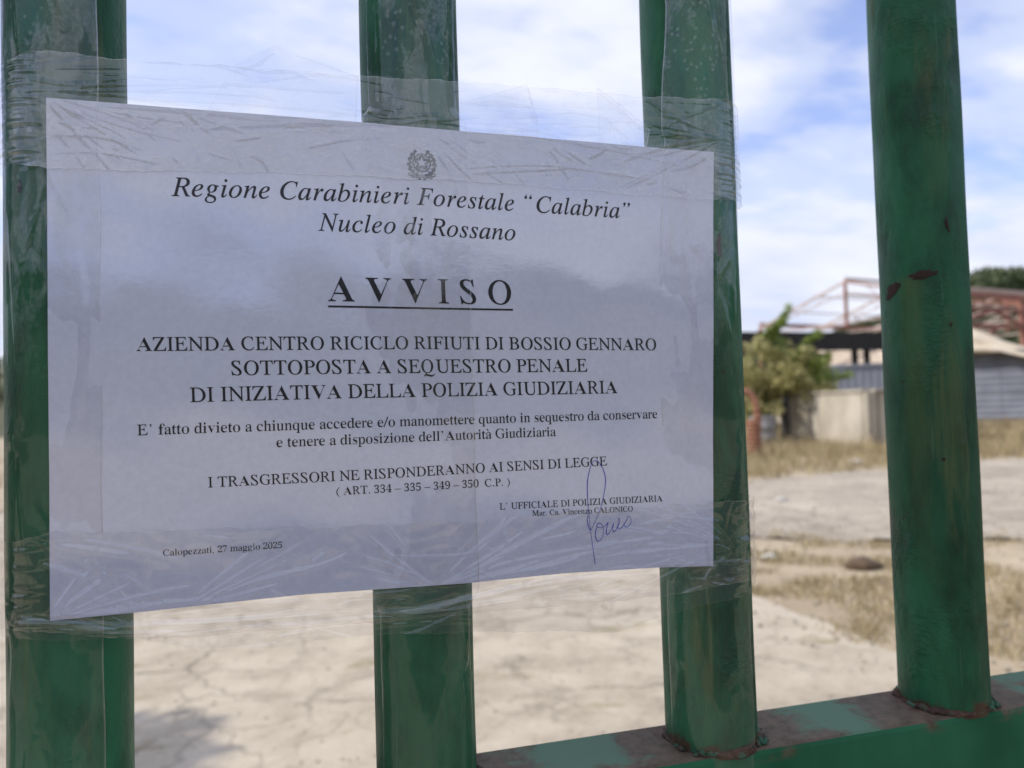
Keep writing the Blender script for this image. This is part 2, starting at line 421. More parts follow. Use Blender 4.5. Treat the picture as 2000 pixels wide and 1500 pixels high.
# ------------------------------------------------------------------ foliage
def leaves(name, centers, sizes, tones, mat, parent=None, aspect=0.45, droop=0.2):
    n = len(centers); C_ = np.asarray(centers, float)
    d = RNG.normal(size=(n, 3)); d[:, 2] -= droop; d /= np.linalg.norm(d, axis=1)[:, None]
    s = np.cross(d, RNG.normal(size=(n, 3))); s /= np.linalg.norm(s, axis=1)[:, None]
    sz = np.asarray(sizes)[:, None]
    a = C_ - d * sz * 0.5; b_ = C_ + d * sz * 0.5; w = s * sz * aspect * 0.5
    mid = C_ + d * sz * 0.05
    V = np.stack([a, mid + w, b_, mid - w], 1).reshape(-1, 3)
    F = np.arange(4 * n).reshape(n, 4)
    me = mesh_np(name, V, F)
    at_ = me.attributes.new('tone', 'FLOAT', 'FACE'); at_.data.foreach_set('value', np.asarray(tones, np.float32))
    return link(name, me, mat, parent)

def clumps(centers, radii, per, jitter=1.0):
    """leaf positions spread through ball-shaped clumps"""
    out = []; t = []
    for c_, r_ in zip(centers, radii):
        p = RNG.normal(size=(per, 3)); p /= np.linalg.norm(p, axis=1)[:, None]; p *= (RNG.random((per, 1)) ** 0.45)
        out.append(np.asarray(c_) + p * np.asarray(r_)); t.append(np.clip(0.5 + RNG.normal(0, 0.16, per) + RNG.normal(0, 0.18), 0, 1))
    return np.concatenate(out), np.concatenate(t)

def tree(name, base, h, trunk_r, crown_c, crown_r, nclump, per, leaf, mat, label, group=None, clump_r=None, lean=(0, 0), cat='tree', crown='crown', stem='trunk'):
    T = empty(name, base, label, cat, group)
    base = Vector(base); cc = Vector(crown_c)
    mb = MB()
    pts = [base + Vector((0, 0, -0.1)), base.lerp(cc, 0.35) + Vector((lean[0], lean[1], 0)), base.lerp(cc, 0.8), cc + Vector((0, 0, crown_r[2] * 0.4))]
    mb.tube(pts, [trunk_r * 1.25, trunk_r * 0.85, trunk_r * 0.5, trunk_r * 0.12], 8)
    cs = []; rs = []
    cr = clump_r or 0.38 * (crown_r[0] + crown_r[2]) / 2
    for k in range(nclump):
        p = Vector(RNG.normal(size=3)).normalized() * (RNG.random() ** 0.5)
        q = cc + Vector((p.x * crown_r[0], p.y * crown_r[1], p.z * crown_r[2]))
        cs.append(q); f = 0.6 + 0.7 * RNG.random(); rs.append((cr * f, cr * f, cr * f * 0.8))
        if k % 3 == 0:
            s_ = pts[1].lerp(pts[2], RNG.random()); mid = s_.lerp(q, 0.5) + Vector((0, 0, 0.06 * h))
            mb.tube([s_, mid, q], [trunk_r * 0.35, trunk_r * 0.2, trunk_r * 0.06], 5)
    mb.build(stem, M['bark'], T, True)
    P, t = clumps(cs, rs, per)
    keep = P[:, 2] > base.z + 0.05
    P = P[keep]; t = t[keep]
    leaves(crown, P, leaf * (0.6 + 0.8 * RNG.random(len(P))), t, mat, T)
    return T

# woodland covering the hills (reads as one mass)
def hill_wood(az0, az1, n, per, rad, leaf, r0=112, r1=194):
    az = RNG.uniform(az0, az1, n); r = RNG.uniform(r0, r1, n)
    keep = RNG.random(n) < (0.35 + 0.65 * (np.sin(np.radians(az) * 60 + r * 0.12) > -0.2))
    az = az[keep]; r = r[keep]
    z = hill_height(r, az)
    cs = np.stack([np.sin(np.radians(az)) * r, np.cos(np.radians(az)) * r, z + rad * 0.45], 1)
    f = RNG.uniform(0.5, 1.25, len(cs))
    return clumps(cs, np.stack([f * rad, f * rad, f * rad * 0.8], 1), per)
P1, t1 = hill_wood(28, 60, 2000, 40, 2.0, 0.9)
P2, t2 = hill_wood(100, 260, 1500, 30, 3.0, 1.4, 150, 194)
P3, t3 = hill_wood(-40, 28, 500, 26, 2.4, 1.2, 130, 194)
P = np.concatenate([P1, P2, P3]); t = np.concatenate([t1, t2, t3])
o = leaves('hill_woodland', P, np.concatenate([np.full(len(P1), 1.0), np.full(len(P2), 2.0), np.full(len(P3), 1.7)]) * RNG.uniform(0.6, 1.3, len(P)), t, M['leaf_hill'], aspect=0.7)
tag(o, 'dark green scrub and woodland covering the far hillsides', 'woodland', kind='stuff')

# ------------------------------------------------------------------ dry grass and weeds
def grass(name, areas, label, mat, cat='grass'):
    VV = []; tt = []
    for (poly_fn, n, hmin, hmax, blades, spread) in areas:
        base = poly_fn(n)
        m_ = len(base)
        b_ = np.repeat(base, blades, 0) + np.concatenate([RNG.normal(0, spread, (m_ * blades, 2)), np.zeros((m_ * blades, 1))], 1)
        hh = np.repeat(RNG.uniform(hmin, hmax, m_), blades) * RNG.uniform(0.5, 1.15, m_ * blades)
        a = RNG.uniform(0, 2 * np.pi, len(b_)); ln = RNG.uniform(0.15, 0.75, len(b_)) * hh
        tip = b_ + np.stack([np.cos(a) * ln, np.sin(a) * ln, hh], 1)
        mid = b_ + np.stack([np.cos(a) * ln * 0.3, np.sin(a) * ln * 0.3, hh * 0.6], 1)
        a2 = RNG.uniform(0, 2 * np.pi, len(b_)); w = (0.004 + 0.018 * hh)[:, None] * np.stack([np.cos(a2), np.sin(a2), 0 * a2], 1)
        VV.append(np.stack([b_ - w, b_ + w, mid + w * 0.7, mid - w * 0.7, tip], 1).reshape(-1, 3))
        tt.append(np.repeat(np.clip(np.repeat(RNG.normal(0.5, 0.22, m_), blades) + RNG.normal(0, 0.12, len(b_)), 0, 1), 3))
    V = np.concatenate(VV); t = np.concatenate(tt); n = len(V) // 5
    i = np.arange(n)[:, None] * 5
    F = np.concatenate([i + [0, 1, 2], i + [0, 2, 3], i + [3, 2, 4]], 1).reshape(-1, 3)
    me = mesh_np(name, V, F)
    at_ = me.attributes.new('tone', 'FLOAT', 'FACE'); at_.data.foreach_set('value', t.astype(np.float32))
    o = link(name, me, mat); return tag(o, label, cat, kind='stuff')

def track_lo(x): return np.interp(x, [-14, 3.0, 6.6, 14, 40], [9.4, 7.4, 5.4, 4.0, 2.0])
def track_hi(x): return np.interp(x, [-14, 2, 8, 14, 24, 42], [15, 12.6, 11.8, 12.9, 12.9, 9.5])
def patchy(p, sc=0.8, thr=-0.1):
    k = np.array([mnoise.noise(Vector((q[0] * sc, q[1] * sc, 4.0))) > thr for q in p]); return p[k]
def area_verge(n):
    x = 3.02 + RNG.random(n) ** 1.3 * 5.0; y = RNG.uniform(0.2, 7.6, n)
    k = y < track_lo(x) + RNG.normal(0.1, 0.25, n)
    k &= ~((x < 4.45) & (y > 5.1 + (x - 3.06) * 1.27))
    return patchy(np.stack([x[k], y[k], np.zeros(k.sum())], 1), 1.7, -0.08)
def area_field(n):
    r = RNG.uniform(13.5, 46, n); az = np.radians(RNG.uniform(27, 56, n))
    x = np.sin(az) * r; y = np.cos(az) * r
    k = y > track_hi(x) + RNG.normal(0.15, 0.3, n)
    k &= ~((x > 15.6) & (x < 19.4) & (y > 18.2) & (y < 22.5))
    return np.stack([x[k], y[k], np.zeros(k.sum())], 1)
def area_left(n):
    x = RNG.uniform(-14, 9, n); y = track_hi(x) + RNG.random(n) * 20
    return patchy(np.stack([x, y, np.zeros(n)], 1), 0.4, -0.1)
def area_tall(n):
    p = area_field(n); d = np.hypot(p[:, 0], p[:, 1]); return p[d > 19]
grass('dry_grass', [(area_verge, 9000, 0.015, 0.07, 7, 0.06), (area_field, 5200, 0.10, 0.30, 9, 0.09), (area_tall, 2200, 0.25, 0.55, 7, 0.08), (area_left, 1500, 0.1, 0.3, 8, 0.1)],
      'dry straw coloured grass along the verge and across the yard', M['grass'])
def area_weed(n):
    x = RNG.uniform(-2.2, 3.0, n); y = RNG.uniform(4.2, 9.0, n)
    return patchy(np.stack([x, y, np.full(n, 0.012)], 1), 1.3, 0.38)
def area_weed2(n):
    x = 3.05 + RNG.random(n) * 4.5; y = RNG.uniform(1.0, 6.8, n); k = y < track_lo(x)
    return patchy(np.stack([x[k], y[k], np.zeros(k.sum())], 1), 0.9, 0.2)
grass('low_weeds', [(area_weed, 420, 0.01, 0.035, 8, 0.05), (area_weed2, 500, 0.04, 0.12, 8, 0.05), (area_field, 500, 0.1, 0.3, 8, 0.1)],
      'low olive green weeds growing in the paving and the verge', M['weed'], 'weeds')

# ------------------------------------------------------------------ trees, shrubs
tree('shade_tree', (-4.0, 1.0, 0), 7.0, 0.17, (-3.4, 0.85, 5.1), (2.35, 2.3, 1.75), 62, 190, 0.17, M['leaf_dark'],
     'leafy tree left of the gate that shades it', clump_r=0.62)
TT_ = bpy.data.objects['shade_tree']
LB = [Vector((-5.2, 4.42, 4.7)), Vector((-5.0, 4.1, 4.6)), Vector((-5.55, 4.0, 4.9)), Vector((-5.5, 3.2, 5.0)), Vector((-5.3, 2.5, 5.0))]
MB().tube([(-3.8, 0.95, 3.2), (-4.7, 2.3, 4.6), (-5.4, 4.1, 4.8)], [0.06, 0.04, 0.012], 6).build('limb', M['bark'], TT_, True)
P, t = clumps(LB, [(0.26, 0.26, 0.20)] * 5, 130)
leaves('crown', P, RNG.uniform(0.10, 0.22, len(P)), t, M['leaf_dark'], TT_)
sh = tree('oleander_shrub', (14.45, 22.5, 0), 4.0, 0.09, (15.05, 21.9, 2.1), (2.0, 1.5, 1.5), 66, 62, 0.23, M['leaf_dry'],
          'tall yellowing shrub with long sprigs beside the pale concrete bin', clump_r=0.5, cat='shrub', crown='foliage', stem='stem')
P, t = clumps([(16.5, 20.9, 2.1), (16.2, 21.1, 2.6), (15.6, 21.6, 2.4), (16.0, 21.3, 1.9), (15.9, 21.5, 2.9), (15.3, 21.9, 3.3), (13.2, 22.6, 2.5), (13.3, 22.2, 1.9), (13.7, 21.9, 2.3), (13.4, 22.7, 2.6), (14.3, 22.0, 1.2), (14.9, 22.0, 1.1)], [(0.42, 0.42, 0.42)] * 6 + [(0.5, 0.5, 0.5)] * 4 + [(0.6, 0.5, 0.4)] * 2, 90)
leaves('foliage', P, RNG.uniform(0.12, 0.26, len(P)), t, M['leaf_green'], sh)
for (sx, sy, sz, ex, ey, ez) in [(14.9, 22.3, 2.6, 15.65, 21.6, 4.55), (14.6, 22.2, 3.0, 15.1, 21.5, 4.0), (14.9, 22.0, 3.0, 15.35, 21.5, 4.1), (15.6, 21.6, 2.6, 16.2, 20.9, 3.6), (15.2, 21.9, 2.2, 16.6, 21.0, 2.9), (15.3, 21.6, 1.6, 16.9, 20.4, 2.2)]:
    a = Vector((sx, sy, sz)); b_ = Vector((ex, ey, ez)); mid = a.lerp(b_, 0.5) + Vector((0, 0, 0.2))
    MB().tube([a, mid, b_], [0.025, 0.017, 0.006], 5).build('twig', M['bark'], sh, True)
    cs = [a.lerp(mid, k / 5) if k < 5 else mid.lerp(b_, (k - 5) / 5) for k in range(2, 11)]
    P, t = clumps(cs, [(0.16, 0.16, 0.16)] * len(cs), 26)
    leaves('foliage', P, RNG.uniform(0.10, 0.22, len(P)), t, M['leaf_green'], sh)
tree('low_bush', (17.6, 23.6, 0), 2.3, 0.05, (17.7, 23.6, 1.25), (2.0, 0.9, 0.85), 26, 120, 0.18, M['leaf_green'],
     'low green bush behind the pale concrete bin', clump_r=0.4, cat='shrub', crown='foliage', stem='stem')
tree('hill_tree', (112.9, 98.4, 14.0), 7, 0.25, (112.9, 98.4, 18.6), (2.2, 2.2, 2.4), 22, 110, 0.75, M['leaf_dark'],
     'round dark tree standing out on the hill skyline', 'trees on the hill skyline', clump_r=1.0)
tree('hill_tree', (117.5, 108.0, 13.0), 5, 0.25, (117.5, 108.0, 17.4), (2.6, 2.6, 1.6), 20, 110, 0.75, M['leaf_dark'],
     'low spreading tree further down the hill skyline', 'trees on the hill skyline', clump_r=1.0)

# ------------------------------------------------------------------ concrete bin of precast panels
M['bin'] = simple_mat('pale cast concrete', (0.27, 0.24, 0.18), (0.52, 0.475, 0.385), 1.3, 0.9, 0.4, 0.02, stretch=(1, 1, 0.5))
bin_ = empty('concrete_bin', (17.5, 20.3, 0), 'pale open topped concrete bin of cast panels beside the shrub', 'concrete bin')
for k in range(2):      # long side facing left
    y0 = 18.32 + k * 2.0
    MB().box((15.62, y0 + 0.012, 0), (15.80, y0 + 1.988, 1.62)).build('panel', M['bin'], bin_, bevel=0.015)
MB().box((15.57, 18.24, 1.623), (15.85, 22.36, 1.70)).build('coping', M['bin'], bin_, bevel=0.015)
MB().box((15.62, 18.10, 0), (15.95, 18.30, 1.62)).build('corner_post', M['bin'], bin_, bevel=0.02)
for k in range(3):      # short side facing the gate
    x0 = 16.03 + k * 1.08
    MB().box((x0 + 0.02, 18.14, 0), (x0 + 1.06, 18.30, 1.62)).build('panel', M['bin'], bin_, bevel=0.02)
MB().box((15.853, 18.06, 1.623), (19.30, 18.34, 1.70)).build('coping', M['bin'], bin_, bevel=0.015)
MB().box((15.853, 22.1, 0), (19.30, 22.28, 1.78)).build('back_panel', M['bin'], bin_, bevel=0.015)
MB().box((19.12, 18.36, 0), (19.30, 22.08, 1.66)).build('end_panel', M['bin'], bin_, bevel=0.015)

# grey drum beside the shrub's foot
M['drum'] = simple_mat('weathered grey plastic', (0.16, 0.155, 0.15), (0.26, 0.25, 0.24), 3, 0.6, 0.2, 0.01)
M['dark'] = simple_mat('flat black', (0.012, 0.012, 0.013), (0.03, 0.028, 0.026), 3, 0.8, 0.2, 0.01)
dr = empty('grey_drum', (13.75, 20.55, 0), 'dull grey drum standing in the dry grass beside the ribbed pipe', 'drum')
prof = [(0.0, 0.36), (0.05, 0.40), (0.28, 0.41), (0.30, 0.425), (0.33, 0.425), (0.35, 0.41), (0.6, 0.41), (0.62, 0.425), (0.65, 0.425), (0.67, 0.41), (0.9, 0.405), (0.95, 0.39)]
MB().tube([(13.75, 20.55, z) for z, r in prof], [r for z, r in prof], 24).build('body', M['drum'], dr, True)
MB().tube([(13.75, 20.55, 0.952), (13.75, 20.55, 0.975), (13.75, 20.55, 0.99)], [0.41, 0.41, 0.37], 24).build('lid', M['drum'], dr, True)
tp = empty('gap_shade', (14.85, 20.9, 0), 'black box put in as the shaded gap between the grey drum and the concrete bin', 'post')  # added box stands for the dark gap; its black is the gap's shade
MB().box((14.76, 20.81, 0), (14.94, 20.99, 1.55)).build('gap_block', M['dark'], tp, bevel=0.015)
MB().box((14.73, 20.78, 1.553), (14.97, 21.02, 1.60)).build('cap', M['dark'], tp, bevel=0.01)

# ribbed terracotta coloured pipe with a hose arching over it
M['terracotta'] = simple_mat('terracotta plastic', (0.20, 0.085, 0.05), (0.33, 0.16, 0.095), 4, 0.75, 0.2, 0.01)
rp = empty('ribbed_pipe', (10.92, 16.64, 0), 'rusty brown ribbed pipe with a bent hose beside the taped gate bar', 'pipe')
pts = []; rad = []
for k in range(90):
    z = k * 0.011; pts.append((10.92, 16.64, z)); rad.append(0.175 + 0.026 * math.sin(z * 2 * math.pi / 0.11))
MB().tube(pts, rad, 20).build('ribbed_stub', M['terracotta'], rp, True)
L = Vector((-0.838, 0.545, 0)); c0 = Vector((10.92, 16.64, 0.96)) + L * 0.20
pts = []; rad = []
for k in range(110):
    a = k / 109 * math.pi; pts.append(c0 + L * (-0.30 * math.cos(a)) + Vector((0, 0, 0.74 * math.sin(a) ** 0.8))); rad.append(0.088 + 0.014 * math.sin(k * 0.75))
MB().tube(pts, rad, 12).build('bent_hose', M['terracotta'], rp, True)

# grey-blue metal container behind the bin
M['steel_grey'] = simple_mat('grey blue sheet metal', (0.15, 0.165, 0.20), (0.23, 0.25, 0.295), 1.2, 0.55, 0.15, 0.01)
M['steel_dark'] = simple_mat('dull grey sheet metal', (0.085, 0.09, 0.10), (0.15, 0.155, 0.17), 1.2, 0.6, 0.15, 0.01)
def corr_wall(a, b_, z0, z1, thick, pitch, amp, horizontal=False):
    """corrugated sheet from ground point a to b_"""
    a = Vector((a[0], a[1], 0)); b_ = Vector((b_[0], b_[1], 0)); d = b_ - a; L = d.length; d.normalize(); nn = Vector((d.y, -d.x, 0))
    V = []; F = []
    if horizontal:
        n = max(4, int((z1 - z0) / pitch * 4)); rows = [(z0 + (z1 - z0) * k / n, amp * math.sin(k * math.pi / 2)) for k in range(n + 1)]
        for off in (0, thick):
            for (z, q) in rows:
                for s_ in (0, L):
                    p = a + d * s_ + nn * (q - off); V.append((p.x, p.y, z))
        m_ = len(rows)
        for k in range(m_ - 1):
            i = 2 * k; F.append((i, i + 1, i + 3, i + 2)); j = 2 * m_ + i; F.append((j, j + 2, j + 3, j + 1))
            F.append((i, i + 2, j + 2, j)); F.append((i + 1, j + 1, j + 3, i + 3))
    else:
        n = max(4, int(L / pitch * 4)); cols = [(L * k / n, amp * (1 if (k // 2) % 2 else -1)) for k in range(n + 1)]
        for off in (0, thick):
            for (s_, q) in cols:
                for z in (z0, z1):
                    p = a + d * s_ + nn * (q - off); V.append((p.x, p.y, z))
        m_ = len(cols)
        for k in range(m_ - 1):
            i = 2 * k; F.append((i, i + 2, i + 3, i + 1)); j = 2 * m_ + i; F.append((j, j + 1, j + 3, j + 2))
            F.append((i + 1, i + 3, j + 3, j + 1)); F.append((i, j, j + 2, i + 2))
    mb = MB(); mb.v = V; mb.f = [list(q) for q in F]; return mb
ct = empty('metal_container', (22.4, 26.6, 0), 'grey blue metal container behind the concrete bin', 'container')
ca, cb = Vector((19.9, 27.2, 0)), Vector((24.1, 23.75, 0)); cn = Vector((0.63, 0.77, 0)) * 2.4
corr_wall(ca, cb, 0.15, 2.72, 0.03, 0.28, 0.010).build('side_wall', M['steel_grey'], ct)
corr_wall(cb, cb + cn, 0.15, 2.72, 0.03, 0.28, 0.010).build('end_wall', M['steel_grey'], ct)
corr_wall(cb + cn, ca + cn, 0.15, 2.72, 0.03, 0.28, 0.010).build('side_wall', M['steel_grey'], ct)
corr_wall(ca + cn, ca, 0.15, 2.72, 0.03, 0.28, 0.010).build('end_wall', M['steel_grey'], ct)
for zc in (0.08, 2.80):
    for p, q in ((ca, cb), (cb, cb + cn), (cb + cn, ca + cn), (ca + cn, ca)):
        MB().beam(p + Vector((0, 0, zc)), q + Vector((0, 0, zc)), 0.12, 0.14).build('frame_rail', M['steel_grey'], ct)
mb = MB(); mb.v = [tuple(p + Vector((0, 0, 2.70))) for p in (ca, cb, cb + cn, ca + cn)] + [tuple(p + Vector((0, 0, 2.73))) for p in (ca, cb, cb + cn, ca + cn)]
mb.f = [[0, 3, 2, 1], [4, 5, 6, 7], [0, 1, 5, 4], [1, 2, 6, 5], [2, 3, 7, 6], [3, 0, 4, 7]]; mb.build('roof', M['steel_grey'], ct)

# black-edged open canopy
M['pale_wall'] = simple_mat('pale rendered wall', (0.45, 0.38, 0.30), (0.60, 0.52, 0.43), 0.7, 0.9, 0.1, 0.01)
cp = empty('open_canopy', (26, 36.5, 0), 'open shed with a deep black roof edge behind the shrub', 'shed')
A_ = Vector((18.0, 35.2, 0)); B_ = Vector((33.6, 35.8, 0)); dd = (B_ - A_).normalized(); nb = Vector((-dd.y, dd.x, 0))
def quadbox(pts, z0, z1):
    mb = MB(); mb.v = [(p.x, p.y, z0) for p in pts] + [(p.x, p.y, z1) for p in pts]
    mb.f = [[0, 3, 2, 1], [4, 5, 6, 7], [0, 1, 5, 4], [1, 2, 6, 5], [2, 3, 7, 6], [3, 0, 4, 7]]; return mb
quadbox([A_, B_, B_ + nb * 0.14, A_ + nb * 0.14], 4.20, 5.22).build('fascia', M['dark'], cp)
quadbox([A_ + nb * 0.15, B_ + nb * 0.15, B_ + nb * 2.6, A_ + nb * 2.6], 4.92, 5.10).build('roof', M['dark'], cp)
quadbox([A_ + nb * 2.3, A_.lerp(B_, 0.40) + nb * 2.3, A_.lerp(B_, 0.40) + nb * 2.5, A_ + nb * 2.5], 0, 4.91).build('back_wall', M['steel_dark'], cp)
for f_ in (0.02, 0.2, 0.4, 0.60, 0.782, 0.836, 0.98):
    p = A_.lerp(B_, f_) + nb * 0.45
    MB().box((p.x - 0.13, p.y - 0.13, 0), (p.x + 0.13, p.y + 0.13, 4.915)).build('post', M['dark'], cp)

pw = empty('pale_wall', (36.6, 43.5, 0), 'pale rendered wall seen under the black roof edge', 'wall')
MB().box((36.5, 40.2, 0), (36.75, 47.5, 5.6)).build('wall', M['pale_wall'], pw, bevel=0.02)
MB().box((36.44, 40.1, 5.603), (36.81, 47.6, 5.72)).build('coping', M['bin'], pw, bevel=0.02)

# rust red steel roof frame without its covering
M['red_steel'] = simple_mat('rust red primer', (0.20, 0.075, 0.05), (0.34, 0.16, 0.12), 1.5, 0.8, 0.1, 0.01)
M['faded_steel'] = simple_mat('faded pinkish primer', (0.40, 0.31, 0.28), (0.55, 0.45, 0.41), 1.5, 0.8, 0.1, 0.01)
hf = empty('steel_roof_frame', (40, 42, 0), 'bare rust red steel roof frame of an unroofed hall', 'roof frame')
Pk = Vector((34.74, 42.23, 9.3)); Er = Vector((33.27, 49.89, 7.05)); En = Vector((36.21, 34.57, 7.05)); rd = Vector((0.979, 0.204, 0.0))
def hb(name, a, b_, w, h, mat='red_steel'):
    k_ = 1.0 if name in ('eave_beam', 'brace', 'column') else 0.62
    MB().beam(a, b_, w * k_, h * k_).build(name, M[mat], hf)
NB = 5; BAY = 6.0
for k in range(NB):
    off = rd * (k * BAY)
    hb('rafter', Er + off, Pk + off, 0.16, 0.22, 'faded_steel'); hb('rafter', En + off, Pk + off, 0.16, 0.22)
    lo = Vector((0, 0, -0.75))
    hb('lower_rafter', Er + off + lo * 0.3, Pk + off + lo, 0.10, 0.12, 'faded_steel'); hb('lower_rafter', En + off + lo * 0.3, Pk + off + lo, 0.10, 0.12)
    for f_ in (0.2, 0.4, 0.6, 0.8):
        for E_ in (Er, En):
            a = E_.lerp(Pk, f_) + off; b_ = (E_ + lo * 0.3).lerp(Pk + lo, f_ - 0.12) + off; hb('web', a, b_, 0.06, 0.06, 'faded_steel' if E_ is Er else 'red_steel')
    for E_ in (Er, En):
        hb('column', Vector((E_.x, E_.y, 0)) + off, E_ + off + Vector((0, 0, -0.03)), 0.26, 0.26)
    hb('tie', Er + off + Vector((0, 0, -0.5)), En + off + Vector((0, 0, -0.5)), 0.12, 0.14, 'faded_steel')
    hb('king_post', Pk + off + Vector((0, 0, -3.0)), Pk + off + Vector((0, 0, -0.13)), 0.26, 0.26)
end = rd * ((NB - 1) * BAY)
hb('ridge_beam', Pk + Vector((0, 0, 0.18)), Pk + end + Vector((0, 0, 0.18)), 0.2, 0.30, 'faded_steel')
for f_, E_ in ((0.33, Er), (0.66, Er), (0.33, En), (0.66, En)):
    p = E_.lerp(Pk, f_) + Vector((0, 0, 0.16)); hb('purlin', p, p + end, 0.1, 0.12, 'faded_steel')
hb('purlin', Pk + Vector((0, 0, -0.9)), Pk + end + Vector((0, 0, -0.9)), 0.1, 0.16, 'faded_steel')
for E_ in (Er, En):
    for dz, hh in ((0.25, 0.30), (-0.55, 0.22), (-1.55, 0.26)):
        hb('eave_beam', E_ + Vector((0, 0, dz)), E_ + end + Vector((0, 0, dz)), 0.18, hh)
    for k in range(NB - 1):
        for s_ in (0, 1):
            a = E_ + rd * (k * BAY + s_ * BAY / 2) + Vector((0, 0, -1.45 if s_ == 0 else -0.55)); b_ = E_ + rd * (k * BAY + (s_ + 1) * BAY / 2) + Vector((0, 0, -0.55 if s_ == 0 else -1.45))
            hb('brace', a, b_, 0.14, 0.22)
        a = E_ + rd * (k * BAY + 0.4) + Vector((0, 0, -3.4)); hb('brace', a, E_ + rd * (k * BAY + 3.4) + Vector((0, 0, -1.6)), 0.16, 0.2)

# grey sheet metal shed with a tarpaulin sagging over its edge
sd = empty('sheet_metal_shed', (35.5, 31.5, 0), 'grey blue sheet metal shed beyond the right hand bar', 'shed')
sa = Vector((31.4, 32.1, 0)); sb = Vector((37.2, 24.7, 0)); sdir = (sb - sa).normalized(); sn = Vector((-sdir.y, sdir.x, 0)); sn = sn if sn.y > 0 else -sn
nseg = 3
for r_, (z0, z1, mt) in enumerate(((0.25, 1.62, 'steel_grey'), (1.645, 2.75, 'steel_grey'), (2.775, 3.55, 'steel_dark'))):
    for k in range(nseg):
        L_ = (sb - sa).length / nseg; a = sa + sdir * (k * L_ + 0.01) + sn * (0.03 * r_); b_ = sa + sdir * ((k + 1) * L_ - 0.01) + sn * (0.03 * r_)
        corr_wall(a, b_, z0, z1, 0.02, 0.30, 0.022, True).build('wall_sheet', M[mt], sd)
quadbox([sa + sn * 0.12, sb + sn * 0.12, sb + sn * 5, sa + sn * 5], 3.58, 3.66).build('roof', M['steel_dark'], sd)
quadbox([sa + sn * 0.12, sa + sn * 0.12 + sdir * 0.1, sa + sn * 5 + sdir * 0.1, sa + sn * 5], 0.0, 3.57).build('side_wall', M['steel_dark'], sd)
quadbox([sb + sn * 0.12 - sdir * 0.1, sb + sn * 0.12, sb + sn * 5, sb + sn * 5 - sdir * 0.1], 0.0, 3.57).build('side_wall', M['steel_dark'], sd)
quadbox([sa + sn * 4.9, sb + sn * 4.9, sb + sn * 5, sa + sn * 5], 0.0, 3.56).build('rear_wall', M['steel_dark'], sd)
quadbox([sa + sn * 0.05, sb + sn * 0.05, sb + sn * 0.2, sa + sn * 0.2], 0.0, 0.24).build('plinth', M['bin'], sd)
M['tarp'] = simple_mat('cream tarpaulin', (0.44, 0.37, 0.27), (0.60, 0.53, 0.42), 0.9, 0.8, 0.2, 0.02)
nu, nv = 60, 22; V = []
for i in range(nu):
    u = i / (nu - 1); s_ = -0.9 + u * 7.5
    zt = float(np.interp(s_, [-0.9, 2.0, 2.7, 3.3, 4.15, 6.6], [5.25, 4.85, 4.5, 4.15, 3.86, 3.62])); zl = float(np.interp(s_, [-0.9, 2, 3.2, 4.15, 6.6], [3.6, 3.62, 3.60, 3.22, 3.0]))
    zl = min(zl, zt - 0.25)
    for j in range(nv):
        v = j / (nv - 1)
        out = 0.25 + 0.40 * math.sin(v * math.pi) + 0.10 * math.sin(v * 13 + u * 9) + 0.06 * math.sin(v * 23 - u * 15) + 0.25 * v
        p = sa + sdir * s_ - sn * out + sn * (1 - v) * 1.5
        V.append((p.x, p.y, zl * v + zt * (1 - v) - 0.12 * math.sin(v * math.pi) + 0.05 * math.sin(v * 16 - u * 11)))
tpo = link('tarpaulin', mesh_np('tarpaulin', V, grid_faces(nu, nv)), M['tarp'], None, True)
md = tpo.modifiers.new('thick', 'SOLIDIFY'); md.thickness = 0.02
tag(tpo, 'cream tarpaulin sagging over the roof edge of the grey metal shed', 'tarpaulin')

# stones and clods lying about
M['stone_pale'] = simple_mat('pale stone', (0.45, 0.42, 0.38), (0.62, 0.6, 0.56), 6, 0.9, 0.5, 0.01)
M['stone_brown'] = simple_mat('brown clod', (0.08, 0.055, 0.035), (0.16, 0.115, 0.075), 9, 0.95, 0.6, 0.01)
for (x, y, r, mt, lb) in ((4.39, 5.01, 0.11, 'stone_brown', 'dark brown clod of earth on the verge'), (6.38, 9.01, 0.07, 'stone_pale', 'small white stone lying on the gravel track'),
                          (3.92, 5.62, 0.06, 'stone_pale', 'small pale stone on the verge beside the taped bar'), (11.39, 13.55, 0.14, 'stone_pale', 'pale stone in the dry grass in front of the concrete bin'),
                          (8.6, 6.6, 0.05, 'stone_pale', 'small stone on the track right of the bare bar')):
    bm = bmesh.new(); bmesh.ops.create_icosphere(bm, subdivisions=2, radius=1)
    for v in bm.verts:
        f_ = 1 + 0.35 * mnoise.noise(v.co * 1.6 + Vector((x, y, 0))); v.co = Vector((v.co.x * r * 1.4 * f_, v.co.y * r * f_, max(-0.02, v.co.z * r * 0.6 * f_ + r * 0.3)))
    me = bpy.data.meshes.new('stone'); bm.to_mesh(me); bm.free()
    o = link('stone', me, M[mt], None, True); o.location = (x, y, 0.0); tag(o, lb, 'stone')

